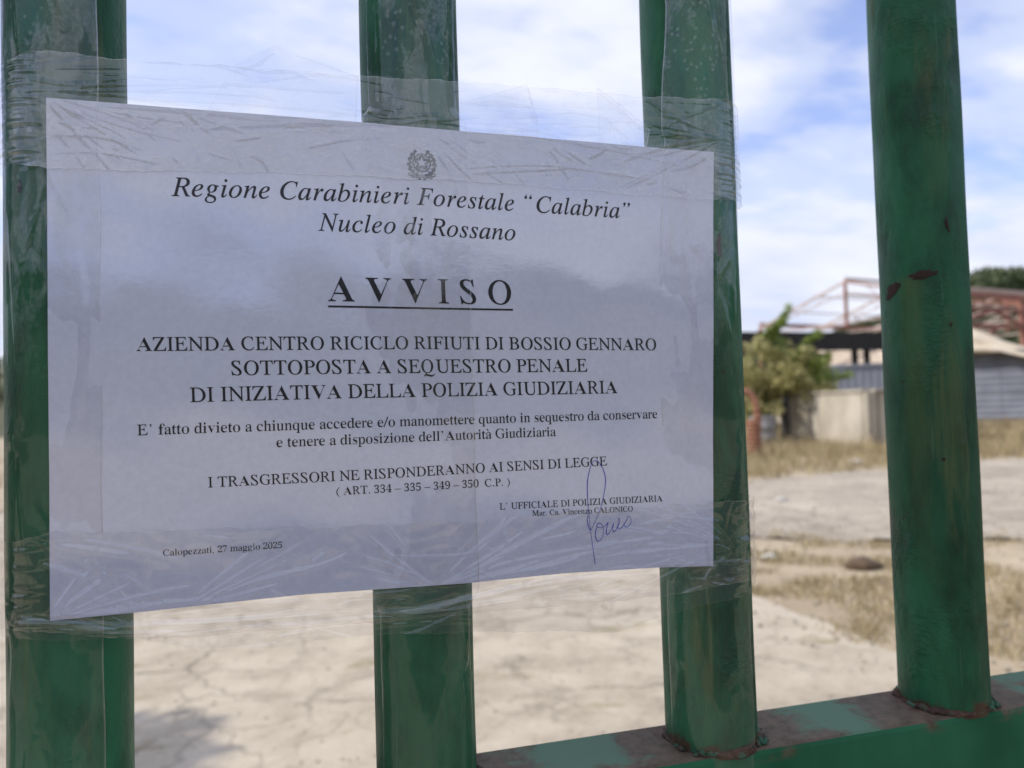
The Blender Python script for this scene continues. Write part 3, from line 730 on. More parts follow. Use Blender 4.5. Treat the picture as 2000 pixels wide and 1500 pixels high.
# loose gravel and grit on the track, the verge and the paving
n = 5200
gx = np.concatenate([RNG.uniform(2.6, 16, n), RNG.uniform(-2.0, 3.0, 900)]); gy = np.concatenate([RNG.uniform(1.5, 13, n), RNG.uniform(2.6, 8.5, 900)])
gr = np.concatenate([RNG.uniform(0.006, 0.02, n) ** 1.0, RNG.uniform(0.004, 0.010, 900)])
gz = np.where((gx < 3.1), 0.012, 0.006)
dirs = np.array([(1, 0, 0), (-1, 0, 0), (0, 1, 0), (0, -1, 0), (0, 0, 0.8), (0, 0, -0.4)], float)
V = (np.stack([gx, gy, gz + gr * 0.25], 1)[:, None, :] + dirs[None] * gr[:, None, None] * RNG.uniform(0.6, 1.3, (len(gx), 6, 1))).reshape(-1, 3)
F0 = np.array([(0, 2, 4), (2, 1, 4), (1, 3, 4), (3, 0, 4), (2, 0, 5), (1, 2, 5), (3, 1, 5), (0, 3, 5)])
F = (np.arange(len(gx))[:, None, None] * 6 + F0[None]).reshape(-1, 3)
M['grit'] = simple_mat('grit', (0.20, 0.17, 0.13), (0.52, 0.47, 0.39), 1.9, 0.9, 0.0)
tag(link('loose_gravel', mesh_np('loose_gravel', V, F), M['grit']), 'loose grit and small gravel scattered over the yard', 'gravel', kind='stuff')

# ------------------------------------------------------------------ the gate
Z_RAIL_TOP = Z0 - 0.2005
def mat_paint():
    m, nt, b, t = material('green gate paint')
    o = node(nt, 'ShaderNodeNewGeometry').outputs['Position']
    lo = noise_tex(nt, mapping(nt, o, (6, 6, 2.0)), 1.7, 4, 0.55, 0.3)
    col = ramp(nt, lo, [(0.36, (0.009, 0.066, 0.030)), (0.50, (0.014, 0.108, 0.049)), (0.64, (0.030, 0.160, 0.078))])
    dirt = ramp(nt, noise_tex(nt, mapping(nt, o, (1, 1, 0.4)), 42, 6, 0.68, 0.3), [(0.36, 0.55), (0.52, 1.0), (0.68, 1.22)])
    col = mixc(nt, 1.0, col, dirt, 'MULTIPLY')
    scr = ramp(nt, noise_tex(nt, mapping(nt, o, (420, 420, 14)), 1.0, 2, 0.5), [(0.70, 0.0), (0.76, 0.5)])
    col = mixc(nt, scr, col, (0.07, 0.17, 0.10))
    # lichen-like yellow drips running down
    dr_ = noise_tex(nt, mapping(nt, o, (70, 70, 9)), 1.0, 5, 0.65, 0.6)
    dm = mth(nt, 'MULTIPLY', ramp(nt, dr_, [(0.54, 0.0), (0.68, 0.5)]), ramp(nt, noise_tex(nt, mapping(nt, o, (22, 22, 4.0), (0.3, 0.1, 2.0)), 1.0, 3), [(0.50, 0.0), (0.62, 1.0)]))
    col = mixc(nt, dm, col, (0.115, 0.135, 0.045))
    # small rust freckles
    fr = noise_tex(nt, o, 95, 3, 0.6)
    fm = mth(nt, 'MULTIPLY', ramp(nt, fr, [(0.715, 0.0), (0.74, 1.0)]), ramp(nt, noise_tex(nt, o, 14, 2), [(0.5, 0.0), (0.6, 1.0)]))
    col = mixc(nt, fm, col, (0.045, 0.02, 0.012))
    # yellow-brown run below the flaked paint of the bare bar, and rust creeping up from the welds
    sp = node(nt, 'ShaderNodeSeparateXYZ'); nt.links.new(o, sp.inputs[0])
    dx = mth(nt, 'SUBTRACT', sp.outputs[0], 0.2835); dy = mth(nt, 'ADD', sp.outputs[1], 0.0115)
    dd_ = mth(nt, 'SQRT', mth(nt, 'ADD', mth(nt, 'MULTIPLY', dx, dx), mth(nt, 'MULTIPLY', dy, dy)))
    dz = mth(nt, 'SUBTRACT', Z0 + 0.046, sp.outputs[2])
    run = mth(nt, 'MULTIPLY', ramp(nt, mth(nt, 'ADD', mth(nt, 'MULTIPLY', dd_, 100), mth(nt, 'MULTIPLY', mth(nt, 'SUBTRACT', noise_tex(nt, mapping(nt, o, (1, 1, 0.25)), 130, 4), 0.5), 0.9)), [(0.25, 1.0), (0.85, 0.0)]),
              ramp(nt, mth(nt, 'MULTIPLY', dz, 5), [(0.0, 0.0), (0.02, 1.0), (0.45, 0.7), (0.95, 0.0)]))
    col = mixc(nt, mth(nt, 'MULTIPLY', mth(nt, 'MULTIPLY', run, 0.75), noise_tex(nt, mapping(nt, o, (1, 1, 0.35)), 210, 4, 0.65)), col, (0.105, 0.120, 0.030))
    foot = mth(nt, 'ADD', mth(nt, 'MULTIPLY', mth(nt, 'SUBTRACT', Z_RAIL_TOP + 0.004, sp.outputs[2]), 40), mth(nt, 'MULTIPLY', noise_tex(nt, o, 75, 4, 0.6), 1.1))
    col = mixc(nt, ramp(nt, foot, [(0.50, 0.0), (0.62, 0.9)]), col, (0.075, 0.034, 0.018))
    nt.links.new(col, b.inputs['Base Color'])
    rg = ramp(nt, noise_tex(nt, o, 30, 4), [(0.3, 0.42), (0.7, 0.62)]); nt.links.new(rg, b.inputs['Roughness'])
    b.inputs['Specular IOR Level'].default_value = 0.30
    h = mth(nt, 'ADD', mth(nt, 'ADD', mth(nt, 'MULTIPLY', noise_tex(nt, mapping(nt, o, (1, 1, 0.5)), 70, 5, 0.6), 0.6), mth(nt, 'MULTIPLY', noise_tex(nt, o, 520, 3), 0.10)), mth(nt, 'SUBTRACT', mth(nt, 'MULTIPLY', dm, 0.35), mth(nt, 'MULTIPLY', fm, 0.7)))
    # blistered patches of paint
    bl = mth(nt, 'MULTIPLY', ramp(nt, noise_tex(nt, mapping(nt, o, (1, 1, 0.6)), 26, 3), [(0.56, 0.0), (0.66, 1.0)]), noise_tex(nt, mapping(nt, o, (1, 1, 1.5)), 300, 3, 0.6))
    h = mth(nt, 'ADD', h, mth(nt, 'MULTIPLY', bl, 1.1))
    bump(nt, b, h, 0.9, 0.0020)
    return m
def mat_rail():
    m, nt, b, t = material('green rail paint worn to rust on top')
    o = t.outputs['Object']
    lo = noise_tex(nt, o, 14, 5, 0.6, 0.3)
    col = ramp(nt, lo, [(0.34, (0.011, 0.090, 0.042)), (0.66, (0.026, 0.150, 0.075))])
    ge = node(nt, 'ShaderNodeNewGeometry'); sp = node(nt, 'ShaderNodeSeparateXYZ'); nt.links.new(ge.outputs['Normal'], sp.inputs[0])
    so = node(nt, 'ShaderNodeSeparateXYZ'); nt.links.new(o, so.inputs[0])
    up = ramp(nt, sp.outputs[2], [(0.55, 0.0), (0.85, 1.0)])
    # upper side painted paler: faded paint plus sky sheen put into the colour
    col = mixc(nt, mth(nt, 'MULTIPLY', up, 0.75), col, (0.135, 0.215, 0.140))
    ph = mth(nt, 'ADD', mth(nt, 'DIVIDE', mth(nt, 'SUBTRACT', so.outputs[0], X_BAR), S_BAR), 20.5)
    ds = mth(nt, 'MULTIPLY', mth(nt, 'ABSOLUTE', mth(nt, 'SUBTRACT', mth(nt, 'FRACT', ph), 0.5)), S_BAR)     # distance to the nearest bar
    nz = noise_tex(nt, o, 26, 6, 0.65, 0.4)
    rm = mth(nt, 'SUBTRACT', mth(nt, 'ADD', 0.066, mth(nt, 'MULTIPLY', mth(nt, 'SUBTRACT', nz, 0.5), 0.14)), ds)
    rust = mth(nt, 'MULTIPLY', ramp(nt, mth(nt, 'MULTIPLY', rm, 30), [(0.0, 0.0), (0.45, 1.0)]), up)
    edgez = ramp(nt, mth(nt, 'MULTIPLY', mth(nt, 'SUBTRACT', Z_RAIL_TOP, so.outputs[2]), 100), [(0.30, 1.0), (0.75, 0.0)])
    near = mth(nt, 'MULTIPLY', edgez, ramp(nt, mth(nt, 'ADD', ds, mth(nt, 'MULTIPLY', mth(nt, 'SUBTRACT', noise_tex(nt, o, 60, 5), 0.5), 0.03)), [(0.029, 1.0), (0.036, 0.0)]))
    near = mth(nt, 'MULTIPLY', near, ramp(nt, noise_tex(nt, o, 33, 4), [(0.44, 0.0), (0.54, 1.0)]))
    rc = ramp(nt, noise_tex(nt, o, 120, 6, 0.7), [(0.3, (0.075, 0.042, 0.028)), (0.6, (0.165, 0.110, 0.080)), (0.75, (0.20, 0.10, 0.05))])
    col = mixc(nt, mth(nt, 'MAXIMUM', mth(nt, 'MULTIPLY', rust, 0.88), near), col, rc)
    nt.links.new(col, b.inputs['Base Color']); b.inputs['Roughness'].default_value = 0.68; b.inputs['Specular IOR Level'].default_value = 0.22
    h = mth(nt, 'ADD', mth(nt, 'MULTIPLY', noise_tex(nt, o, 150, 5, 0.65), mth(nt, 'ADD', 0.25, rust)), mth(nt, 'MULTIPLY', lo, 0.4))
    bump(nt, b, h, 0.35, 0.0014)
    return m
M['paint'] = mat_paint(); M['rail'] = mat_rail()
def mat_rust():
    m, nt, b, t = material('rusty weld with paint remains')
    o = t.outputs['Object']
    f = noise_tex(nt, o, 70, 6, 0.7, 0.4)
    col = ramp(nt, noise_tex(nt, o, 260, 5, 0.7), [(0.3, (0.022, 0.010, 0.007)), (0.55, (0.075, 0.034, 0.02)), (0.72, (0.16, 0.065, 0.026))])
    col = mixc(nt, ramp(nt, f, [(0.50, 0.0), (0.56, 1.0)]), col, (0.032, 0.125, 0.068))
    nt.links.new(col, b.inputs['Base Color']); b.inputs['Roughness'].default_value = 0.7
    bump(nt, b, mth(nt, 'ADD', f, noise_tex(nt, o, 320, 4)), 0.6, 0.002)
    return m
M['rust'] = mat_rust()
M['bare_rust'] = simple_mat('bare rust', (0.014, 0.008, 0.007), (0.045, 0.020, 0.015), 260, 0.85, 0.5, 0.001)

gate = empty('steel_gate', (0, 0, 0), 'green painted steel gate of round vertical bars with a rusty rail', 'gate')
Z_RAIL = Z0 - 0.2005
def bar_mesh(z0, z1, seed):
    nz = int((z1 - z0) / 0.01) + 1; na = 56
    zs = np.linspace(z0, z1, nz); an = np.linspace(0, 2 * np.pi, na, endpoint=False)
    z_, a_ = np.meshgrid(zs, an, indexing='ij')
    r = R_BAR + 0.00012 * np.sin(z_ * 31 + seed) + 0.00010 * np.sin(a_ * 3 + z_ * 60 + seed * 2)
    V = np.stack([r * np.sin(a_), -r * np.cos(a_), z_], -1).reshape(-1, 3)
    F = []
    i = np.arange(nz - 1)[:, None] * na; k = np.arange(na)[None, :]; k2 = (k + 1) % na
    F = np.stack([(i + k).ravel(), (i + k2).ravel(), (i + na + k2).ravel(), (i + na + k).ravel()], 1)
    return mesh_np('bar', V, F)
bars = {}
UP_BAR = bar_mesh(Z_RAIL - 0.002, Z0 + 0.62, 3); LOW_BAR = bar_mesh(0.12, Z_RAIL - 0.047, 23)
for i in range(-5, 12):
    x = X_BAR + i * S_BAR
    b_ = link('bar', UP_BAR, M['paint'], gate, True); b_.location = (x, 0, 0); bars[i] = b_
    lo_ = link('bar', LOW_BAR, M['paint'], gate, True); lo_.location = (x, 0, 0)
    # weld bead round the foot of the bar, lumpy and rusty
    na, nb_ = 64, 10; V = []
    for k in range(na):
        a = 2 * math.pi * k / na
        lump = 0.0016 + 0.0036 * mnoise.noise(Vector((math.cos(a) * 2.6, math.sin(a) * 2.6, i * 3.1))) + 0.0022 * mnoise.noise(Vector((math.cos(a) * 9, math.sin(a) * 9, i * 1.7)))
        lump = max(0.0004, lump); rad_ = R_BAR - 0.0002
        for j in range(nb_):
            t_ = 2 * math.pi * j / nb_
            rr_ = rad_ + lump * 0.9 * math.cos(t_); z_ = Z_RAIL + 0.0006 + lump * 0.9 * math.sin(t_)
            V.append((x + rr_ * math.sin(a), max(-0.0245, min(0.0245, -rr_ * math.cos(a))), z_))
    F = []
    for k in range(na):
        for j in range(nb_):
            F.append((k * nb_ + j, ((k + 1) % na) * nb_ + j, ((k + 1) % na) * nb_ + (j + 1) % nb_, k * nb_ + (j + 1) % nb_))
    rw = np.random.default_rng(300 + i)                       # crumbs of scale stuck in the corner
    for q in range(26):
        a = rw.uniform(-1.7, 1.7); r_ = rw.uniform(0.0010, 0.0030); rr_ = R_BAR + rw.uniform(0.0, 0.0035)
        cx_, cy_, cz_ = x + rr_ * math.sin(a), max(-0.021, -rr_ * math.cos(a)), Z_RAIL + r_ * 0.45; b0 = len(V)
        for (ux, uy, uz) in ((1, 0, 0), (-1, 0, 0), (0, 1, 0), (0, -1, 0), (0, 0, 1), (0, 0, -0.4)):
            V.append((cx_ + ux * r_ * rw.uniform(0.7, 1.6), cy_ + uy * r_ * rw.uniform(0.7, 1.5), cz_ + uz * r_ * rw.uniform(0.5, 1.3)))
        for (p0, p1, p2) in ((0, 2, 4), (2, 1, 4), (1, 3, 4), (3, 0, 4), (2, 0, 5), (1, 2, 5), (3, 1, 5), (0, 3, 5)): F.append((b0 + p0, b0 + p1, b0 + p2, b0 + p2))
    mw = bpy.data.meshes.new('weld'); mw.from_pydata(V, [], [f_ if f_[2] != f_[3] else f_[:3] for f_ in F]); mw.update()
    link('weld', mw, M['rust'], gate, True)

def rust_patch(i, cx, cz, w, h, seed, rot=0.0):
    """irregular flake of lost paint on bar i; cx in degrees round the bar, cz height above the notice centre"""
    n = 26; V = []; F = []
    ca_, sa_ = math.cos(rot), math.sin(rot)
    for ring, s_ in enumerate((0.0, 0.55, 1.0)):
        for k in range(n):
            a = 2 * math.pi * k / n
            f_ = s_ * (1 + (0.6 * mnoise.noise(Vector((math.cos(a) * 1.5 + seed, math.sin(a) * 1.5, seed))) + 0.35 * mnoise.noise(Vector((math.cos(a) * 4, math.sin(a) * 5 + seed, seed)))) * (ring > 1))
            px = w * f_ * math.cos(a); pz = h * f_ * math.sin(a); px, pz = px * ca_ - pz * sa_, px * sa_ + pz * ca_
            th = math.radians(cx) + px / R_BAR; rr_ = R_BAR + (0.00045 if ring < 2 else 0.00018)
            V.append((rr_ * math.sin(th), -rr_ * math.cos(th), Z0 + cz + pz))
    for ring in range(2):
        for k in range(n):
            F.append((ring * n + k, ring * n + (k + 1) % n, (ring + 1) * n + (k + 1) % n, (ring + 1) * n + k))
    o = link('rust_patch', mesh_np('rust_patch', V, F), M['bare_rust'], bars[i], True)
    o.matrix_parent_inverse = Matrix.Identity(4)
    return o
rust_patch(3, -87, 0.0375, 0.0062, 0.0030, 1.3, 0.75)
rust_patch(3, -45, 0.0440, 0.0072, 0.0023, 2.1, 0.12)
rust_patch(3, -11, 0.0715, 0.0012, 0.0036, 3.7, 0.2)
rust_patch(3, -12, 0.0150, 0.0009, 0.0009, 5.0)
rust_patch(3, -30, -0.0600, 0.0011, 0.0009, 6.0)
rust_patch(2, 5, 0.0550, 0.0016, 0.0050, 4.2)
rust_patch(0, -30, 0.0708, 0.0013, 0.0022, 7.1)

def rail(z_top, h, name='rail'):
    return MB().box((X_BAR - 5.6 * S_BAR, -0.0225, z_top - h), (X_BAR + 11.6 * S_BAR, 0.0225, z_top)).build(name, M['rail'], gate, bevel=0.0028)
rail(Z_RAIL, 0.045); rail(0.12, 0.045); rail(Z0 + 0.66, 0.042)
for xs_ in (X_BAR - 5.6 * S_BAR - 0.028, X_BAR + 11.6 * S_BAR + 0.028):
    MB().box((xs_ - 0.027, -0.0255, 0.05), (xs_ + 0.027, 0.0255, Z0 + 0.665)).build('stile', M['rail'], gate, bevel=0.003)

# ------------------------------------------------------------------ the notice
Y_PAPER = -0.0251
def paper_y(x, z):
    """gentle waves of the sheet between the bars (x, z in metres about its centre)"""
    return Y_PAPER + 0.00026 * np.sin(x * 46 + 0.6 + z * 9) + 0.00017 * np.sin(z * 61 + x * 21 + 1.0) + 0.00007 * np.sin(x * 117 - z * 74 + 2.0) + 0.00005 * np.sin(x * 60 + z * 160)

def mat_paper():
    m, nt, b, t = material('white copy paper under clear film')
    o = t.outputs['Object']
    n = noise_tex(nt, mapping(nt, o, (1, 1, 1)), 420, 4, 0.6)
    col = ramp(nt, n, [(0.3, (0.53, 0.565, 0.70)), (0.7, (0.59, 0.63, 0.77))])
    nt.links.new(col, b.inputs['Base Color']); b.inputs['Roughness'].default_value = 0.5
    b.inputs['Specular IOR Level'].default_value = 0.3
    b.inputs['Coat Weight'].default_value = 1.0; b.inputs['Coat IOR'].default_value = 2.2
    nt.links.new(ramp(nt, noise_tex(nt, o, 30, 3), [(0.35, 0.06), (0.65, 0.13)]), b.inputs['Coat Roughness'])
    h = mth(nt, 'ADD', mth(nt, 'MULTIPLY', noise_tex(nt, o, 45, 4, 0.5), 1.0), mth(nt, 'MULTIPLY', noise_tex(nt, mapping(nt, o, (1, 1, 3)), 330, 3), 0.12))
    bump(nt, b, h, 0.20, 0.0006, 'Coat Normal')
    return m
M['paper'] = mat_paper()
def ink(name, c):
    m, nt, b, t = material(name)
    n = noise_tex(nt, t.outputs['Object'], 900, 3)
    nt.links.new(ramp(nt, n, [(0.3, c), (0.7, tuple(min(1, q * 1.8 + 0.004) for q in c))]), b.inputs['Base Color'])
    b.inputs['Roughness'].default_value = 0.45; b.inputs['Specular IOR Level'].default_value = 0.2; b.inputs['Coat Weight'].default_value = 0.3; b.inputs['Coat IOR'].default_value = 1.6; b.inputs['Coat Roughness'].default_value = 0.15
    return m
M['ink'] = ink('black toner', (0.010, 0.010, 0.013)); M['pen'] = ink('blue ballpoint ink', (0.03, 0.028, 0.30))

notice = empty('paper_notice', (0, Y_PAPER, Z0), 'white printed legal notice taped across the green gate bars', 'notice')
nx, nz = 150, 106
uu, vv = np.meshgrid(np.linspace(0, 1, nx), np.linspace(0, 1, nz), indexing='ij')
xl = -0.1490 + 0.0010 * vv * 0; xr = 0.1440 + 0.0094 * vv
X = xl + (xr - xl) * uu
zt = np.interp(X, [-.15, -.083, -.0246, .022, .11, .154], [.1066, .1058, .1056, .1048, .1032, .1029])
zb = np.interp(X, [-.15, -.119, -.051, .021, .065, .115, .145], [-.1034, -.1033, -.1020, -.1036, -.1030, -.1042, -.1060])
Z = zb + (zt - zb) * vv
V = np.stack([X, paper_y(X, Z), Z + Z0], -1).reshape(-1, 3)
sheet_o = link('sheet', mesh_np('sheet', V, grid_faces(nx, nz)), M['paper'], notice, True)

def blob(cx, cy, r, tail=0.0, n=14):
    """full stop, or a comma / quote with a tail (em units)"""
    V = [(cx, cy)] + [(cx + r * math.cos(2 * math.pi * k / n), cy + r * math.sin(2 * math.pi * k / n)) for k in range(n)]
    T = [(0, 1 + k, 1 + (k + 1) % n) for k in range(n)]
    if tail:
        b = len(V); V += [(cx + r * 0.95, cy), (cx + r * 0.55, cy - tail * 0.7), (cx - r * 0.7, cy - tail), (cx - r * 0.5, cy - tail * 0.85), (cx + r * 0.1, cy - tail * 0.55), (cx + r * 0.1, cy - r * 0.5)]
        T += [(b, b + 5, b + 1), (b + 5, b + 4, b + 1), (b + 1, b + 4, b + 2), (b + 4, b + 3, b + 2)]
    return np.array(V), np.array(T)
def quote(cx, cy, r, flip, slant):
    V, T = blob(0, 0, r, r * 2.6)
    if flip: V = -V
    return np.stack([V[:, 0] + cx + slant * V[:, 1], V[:, 1] + cy], 1), T
def stroke(pts, w):
    """tapered-free ribbon along pts (n,2) with widths w"""
    p = np.asarray(pts, float); d = np.gradient(p, axis=0); d /= np.maximum(np.linalg.norm(d, axis=1), 1e-9)[:, None]
    n = np.stack([-d[:, 1], d[:, 0]], 1) * (np.asarray(w) * 0.5).reshape(-1, 1)
    V = np.concatenate([p + n, p - n]); k = len(p); T = []
    for i in range(k - 1): T += [(i, k + i, k + i + 1), (i, k + i + 1, i + 1)]
    return V, np.array(T)
def glyph(c, it):
    if c == '.': return blob(0.125, 0.045, 0.055)
    if c == ',': return blob(0.125, 0.04, 0.055, 0.16)
    if c == '\u2019': return quote(0.16, 0.615, 0.055, False, 0)
    if c == '\u201c': a = quote(0.20, 0.56, 0.055, True, 0.25); b = quote(0.39, 0.56, 0.055, True, 0.25)
    if c == '\u201d': a = quote(0.20, 0.60, 0.055, False, 0.25); b = quote(0.39, 0.60, 0.055, False, 0.25)
    if c in '\u201c\u201d': return np.concatenate([a[0], b[0]]), np.concatenate([a[1], b[1] + len(a[0])])
    if c == '\u2013': return stroke([(0.0, 0.225), (0.25, 0.225), (0.5, 0.225)], 0.05)
    if c == '/': return stroke([(0.0, -0.01), (0.14, 0.33), (0.28, 0.67)], 0.065)
    if c in '()':
        t_ = np.linspace(-1, 1, 15); x = 0.29 - 0.22 * (1 - t_ ** 2); y = 0.25 + 0.42 * t_
        if c == ')': x = 0.333 - x
        return stroke(np.stack([x, y], 1), 0.02 + 0.06 * (1 - t_ ** 2))
    if c == '\u00e0':
        a = glyph('a', False); b = stroke([(0.12, 0.67), (0.18, 0.59), (0.25, 0.51)], np.array([0.09, 0.06, 0.02]))
        return np.concatenate([a[0], b[0]]), np.concatenate([a[1], b[1] + len(a[0])])
    return _glyph[(c, it)]

def on_sheet(V2, lift=0.00012):
    """(x, z) in metres on the sheet -> world points just proud of it"""
    return np.stack([V2[:, 0], paper_y(V2[:, 0], V2[:, 1]) - lift, V2[:, 1] + Z0], 1)

def text_line(txt, base, it=False, name='printed_line'):
    """set txt along the baseline polyline base (mm on the sheet), filling it from end to end"""
    adv = IADV if it else ADV; parts = []; x = 0.0
    for c in txt:
        if c != ' ':
            V, T = glyph(c, it); parts.append((V + np.array([x, 0.0]), T))
        x += adv[c] / 1000.0
    x0 = min(p[0][:, 0].min() for p in parts); x1 = max(p[0][:, 0].max() for p in parts)
    bl = np.array(base); L = bl[-1, 0] - bl[0, 0]; s_ = L / (x1 - x0)
    VV = []; TT = []; nb = 0
    for V, T in parts:
        px = bl[0, 0] + (V[:, 0] - x0) * s_
        VV.append(np.stack([px, np.interp(px, bl[:, 0], bl[:, 1]) + V[:, 1] * s_], 1)); TT.append(T + nb); nb += len(V)
    V2 = np.concatenate(VV) / 1000.0
    me = mesh_np(name, on_sheet(V2), np.concatenate(TT))
    return link(name, me, M['ink'], notice)

for txt, b_, it in LINES: text_line(txt, b_, it)
V, T = stroke(np.array([(x, 22.35 - (x + 39.5) * 0.0119) for x in np.linspace(-39.5, 44.7, 40)]) / 1000, 0.00085)
link('underline', mesh_np('underline', on_sheet(V), T), M['ink'], notice)

def smooth_path(pts, n=8):
    p = np.array(pts, float); out = []
    for i in range(len(p) - 1):
        a = p[max(i - 1, 0)]; b = p[i]; c = p[i + 1]; d = p[min(i + 2, len(p) - 1)]
        for t_ in np.linspace(0, 1, n, endpoint=False):
            out.append(0.5 * ((2 * b) + (-a + c) * t_ + (2 * a - 5 * b + 4 * c - d) * t_ ** 2 + (-a + 3 * b - 3 * c + d) * t_ ** 3))
    out.append(p[-1]); return np.array(out)
S1 = [(78.5, -76.9), (78.1, -78.9), (78.6, -81.7), (79.6, -83.6), (81.5, -80.7), (85.0, -73.6), (87.1, -66.4), (88.1, -60.4), (87.3, -56.0), (85.8, -52.9), (83.6, -50.8), (81.6, -51.8), (80.2, -55.1), (79.0, -59.9), (78.6, -65.3), (78.7, -71.4), (79.1, -78.1), (79.7, -84.8), (80.4, -90.9), (81.5, -99.9)]
S2 = [(82.9, -82.6), (82.0, -85.0), (82.3, -88.0), (83.5, -89.2), (85.4, -87.6), (86.1, -84.3), (85.4, -81.4), (83.8, -80.6), (82.7, -82.0), (83.4, -82.6), (86.0, -82.8), (87.7, -81.4), (88.6, -80.7), (87.9, -82.9), (87.5, -85.7), (88.4, -86.3), (90.3, -83.7), (91.5, -81.1), (91.0, -83.2), (91.3, -85.3), (92.9, -83.9), (94.7, -80.2), (94.2, -79.1), (93.5, -81.5), (93.8, -84.1), (95.2, -83.8), (97.7, -80.9), (99.1, -78.5), (100.2, -78.8), (100.6, -80.4), (100.0, -82.2), (98.2, -83.5), (96.8, -82.5)]
VV = []; TT = []; nb = 0
for pth in (S1, S2):
    p = smooth_path(pth) / 1000; V, T = stroke(p, 0.00030 + 0.00010 * np.sin(np.arange(len(p)) * 0.13)); VV.append(V); TT.append(T + nb); nb += len(V)
sg = link('signature', mesh_np('signature', on_sheet(np.concatenate(VV), 0.00018), np.concatenate(TT)), M['pen'], notice)
sg['label'] = 'looping handwritten signature in blue ballpoint'

# --- state emblem: five-pointed star on a toothed wheel, olive and oak branch, ribbon below
EC = np.array([3.5, 88.7]); VV = []; TT = []; nb = 0
def add(pts, w, closed=False):
    global nb
    p = np.array(pts, float)
    if closed: p = np.vstack([p, p[:2]])
    V, T = stroke((p + EC) / 1000, np.asarray(w) * 2.0 / 1000); VV.append(V); TT.append(T + nb); nb += len(V)
star = [((4.3 if k % 2 == 0 else 1.75) * math.sin(math.pi * k / 5), (4.3 if k % 2 == 0 else 1.75) * math.cos(math.pi * k / 5) + 0.1) for k in range(10)]
dens = []
for k in range(10):
    a = np.array(star[k]); b = np.array(star[(k + 1) % 10]); dens += [a + (b - a) * q / 4 for q in range(4)]
add(dens, 0.42, True)
add([(d[0] * 0.72, d[1] * 0.72 + 0.03) for d in dens], 0.12, True)
for rr_, w in ((3.75, 0.22), (2.9, 0.16)):
    add([(rr_ * math.sin(a), rr_ * math.cos(a)) for a in np.linspace(0, 2 * math.pi, 50)], w)
for k in range(14):       # teeth
    a = 2 * math.pi * k / 14
    add([(r_ * math.sin(a), r_ * math.cos(a)) for r_ in (3.7, 4.1, 4.5)], 0.75)
for sgn in (-1, 1):       # branches
    arc = [(sgn * (5.5 + 0.25 * math.sin(a * 2)) * math.sin(a), -5.7 * math.cos(a) - 0.2) for a in np.linspace(0.25, 2.75, 40)]
    add(arc, 0.18)
    for k in range(3, 39, 3):
        x, y = arc[k]; a = math.atan2(x, y) + (0.9 if k % 2 else -0.5) * sgn
        lf = [(x + t_ * math.sin(a) * 1.35, y + t_ * math.cos(a) * 1.35) for t_ in np.linspace(0, 1, 7)]
        add(lf, 0.75 * np.sin(np.linspace(0.15, math.pi - 0.05, 7)) if sgn < 0 else 0.95 * np.abs(np.sin(np.linspace(0.2, 2 * math.pi, 7))) + 0.15)
        lf = [(x - t_ * math.sin(a + 1.2) * 1.1, y - t_ * math.cos(a + 1.2) * 1.1) for t_ in np.linspace(0, 1, 7)]
        add(lf, 0.6 * np.sin(np.linspace(0.15, math.pi - 0.05, 7)))
rib = [(x, -5.9 + 0.035 * x * x + 0.25 * math.cos(x * 1.3)) for x in np.linspace(-5.6, 5.6, 40)]
add(rib, 0.2); add([(x, y - 1.15) for x, y in rib], 0.2)
for k in range(4, 37, 3): add([(rib[k][0], rib[k][1] - q) for q in (0.35, 0.6, 0.85)], 0.3)
for sgn in (-1, 1):
    add([(sgn * x, y) for x, y in ((5.6, -4.9), (6.2, -5.2), (6.0, -6.0), (5.2, -6.1), (4.6, -6.9), (3.6, -7.2))], 0.25)
    add([(sgn * x, y) for x, y in ((1.8, -7.0), (1.2, -7.7), (0.5, -7.3))], 0.3)
em = link('emblem', mesh_np('emblem', on_sheet(np.concatenate(VV)), np.concatenate(TT)), M['ink'], notice)
em['label'] = 'printed round state emblem with a star in a wreath'

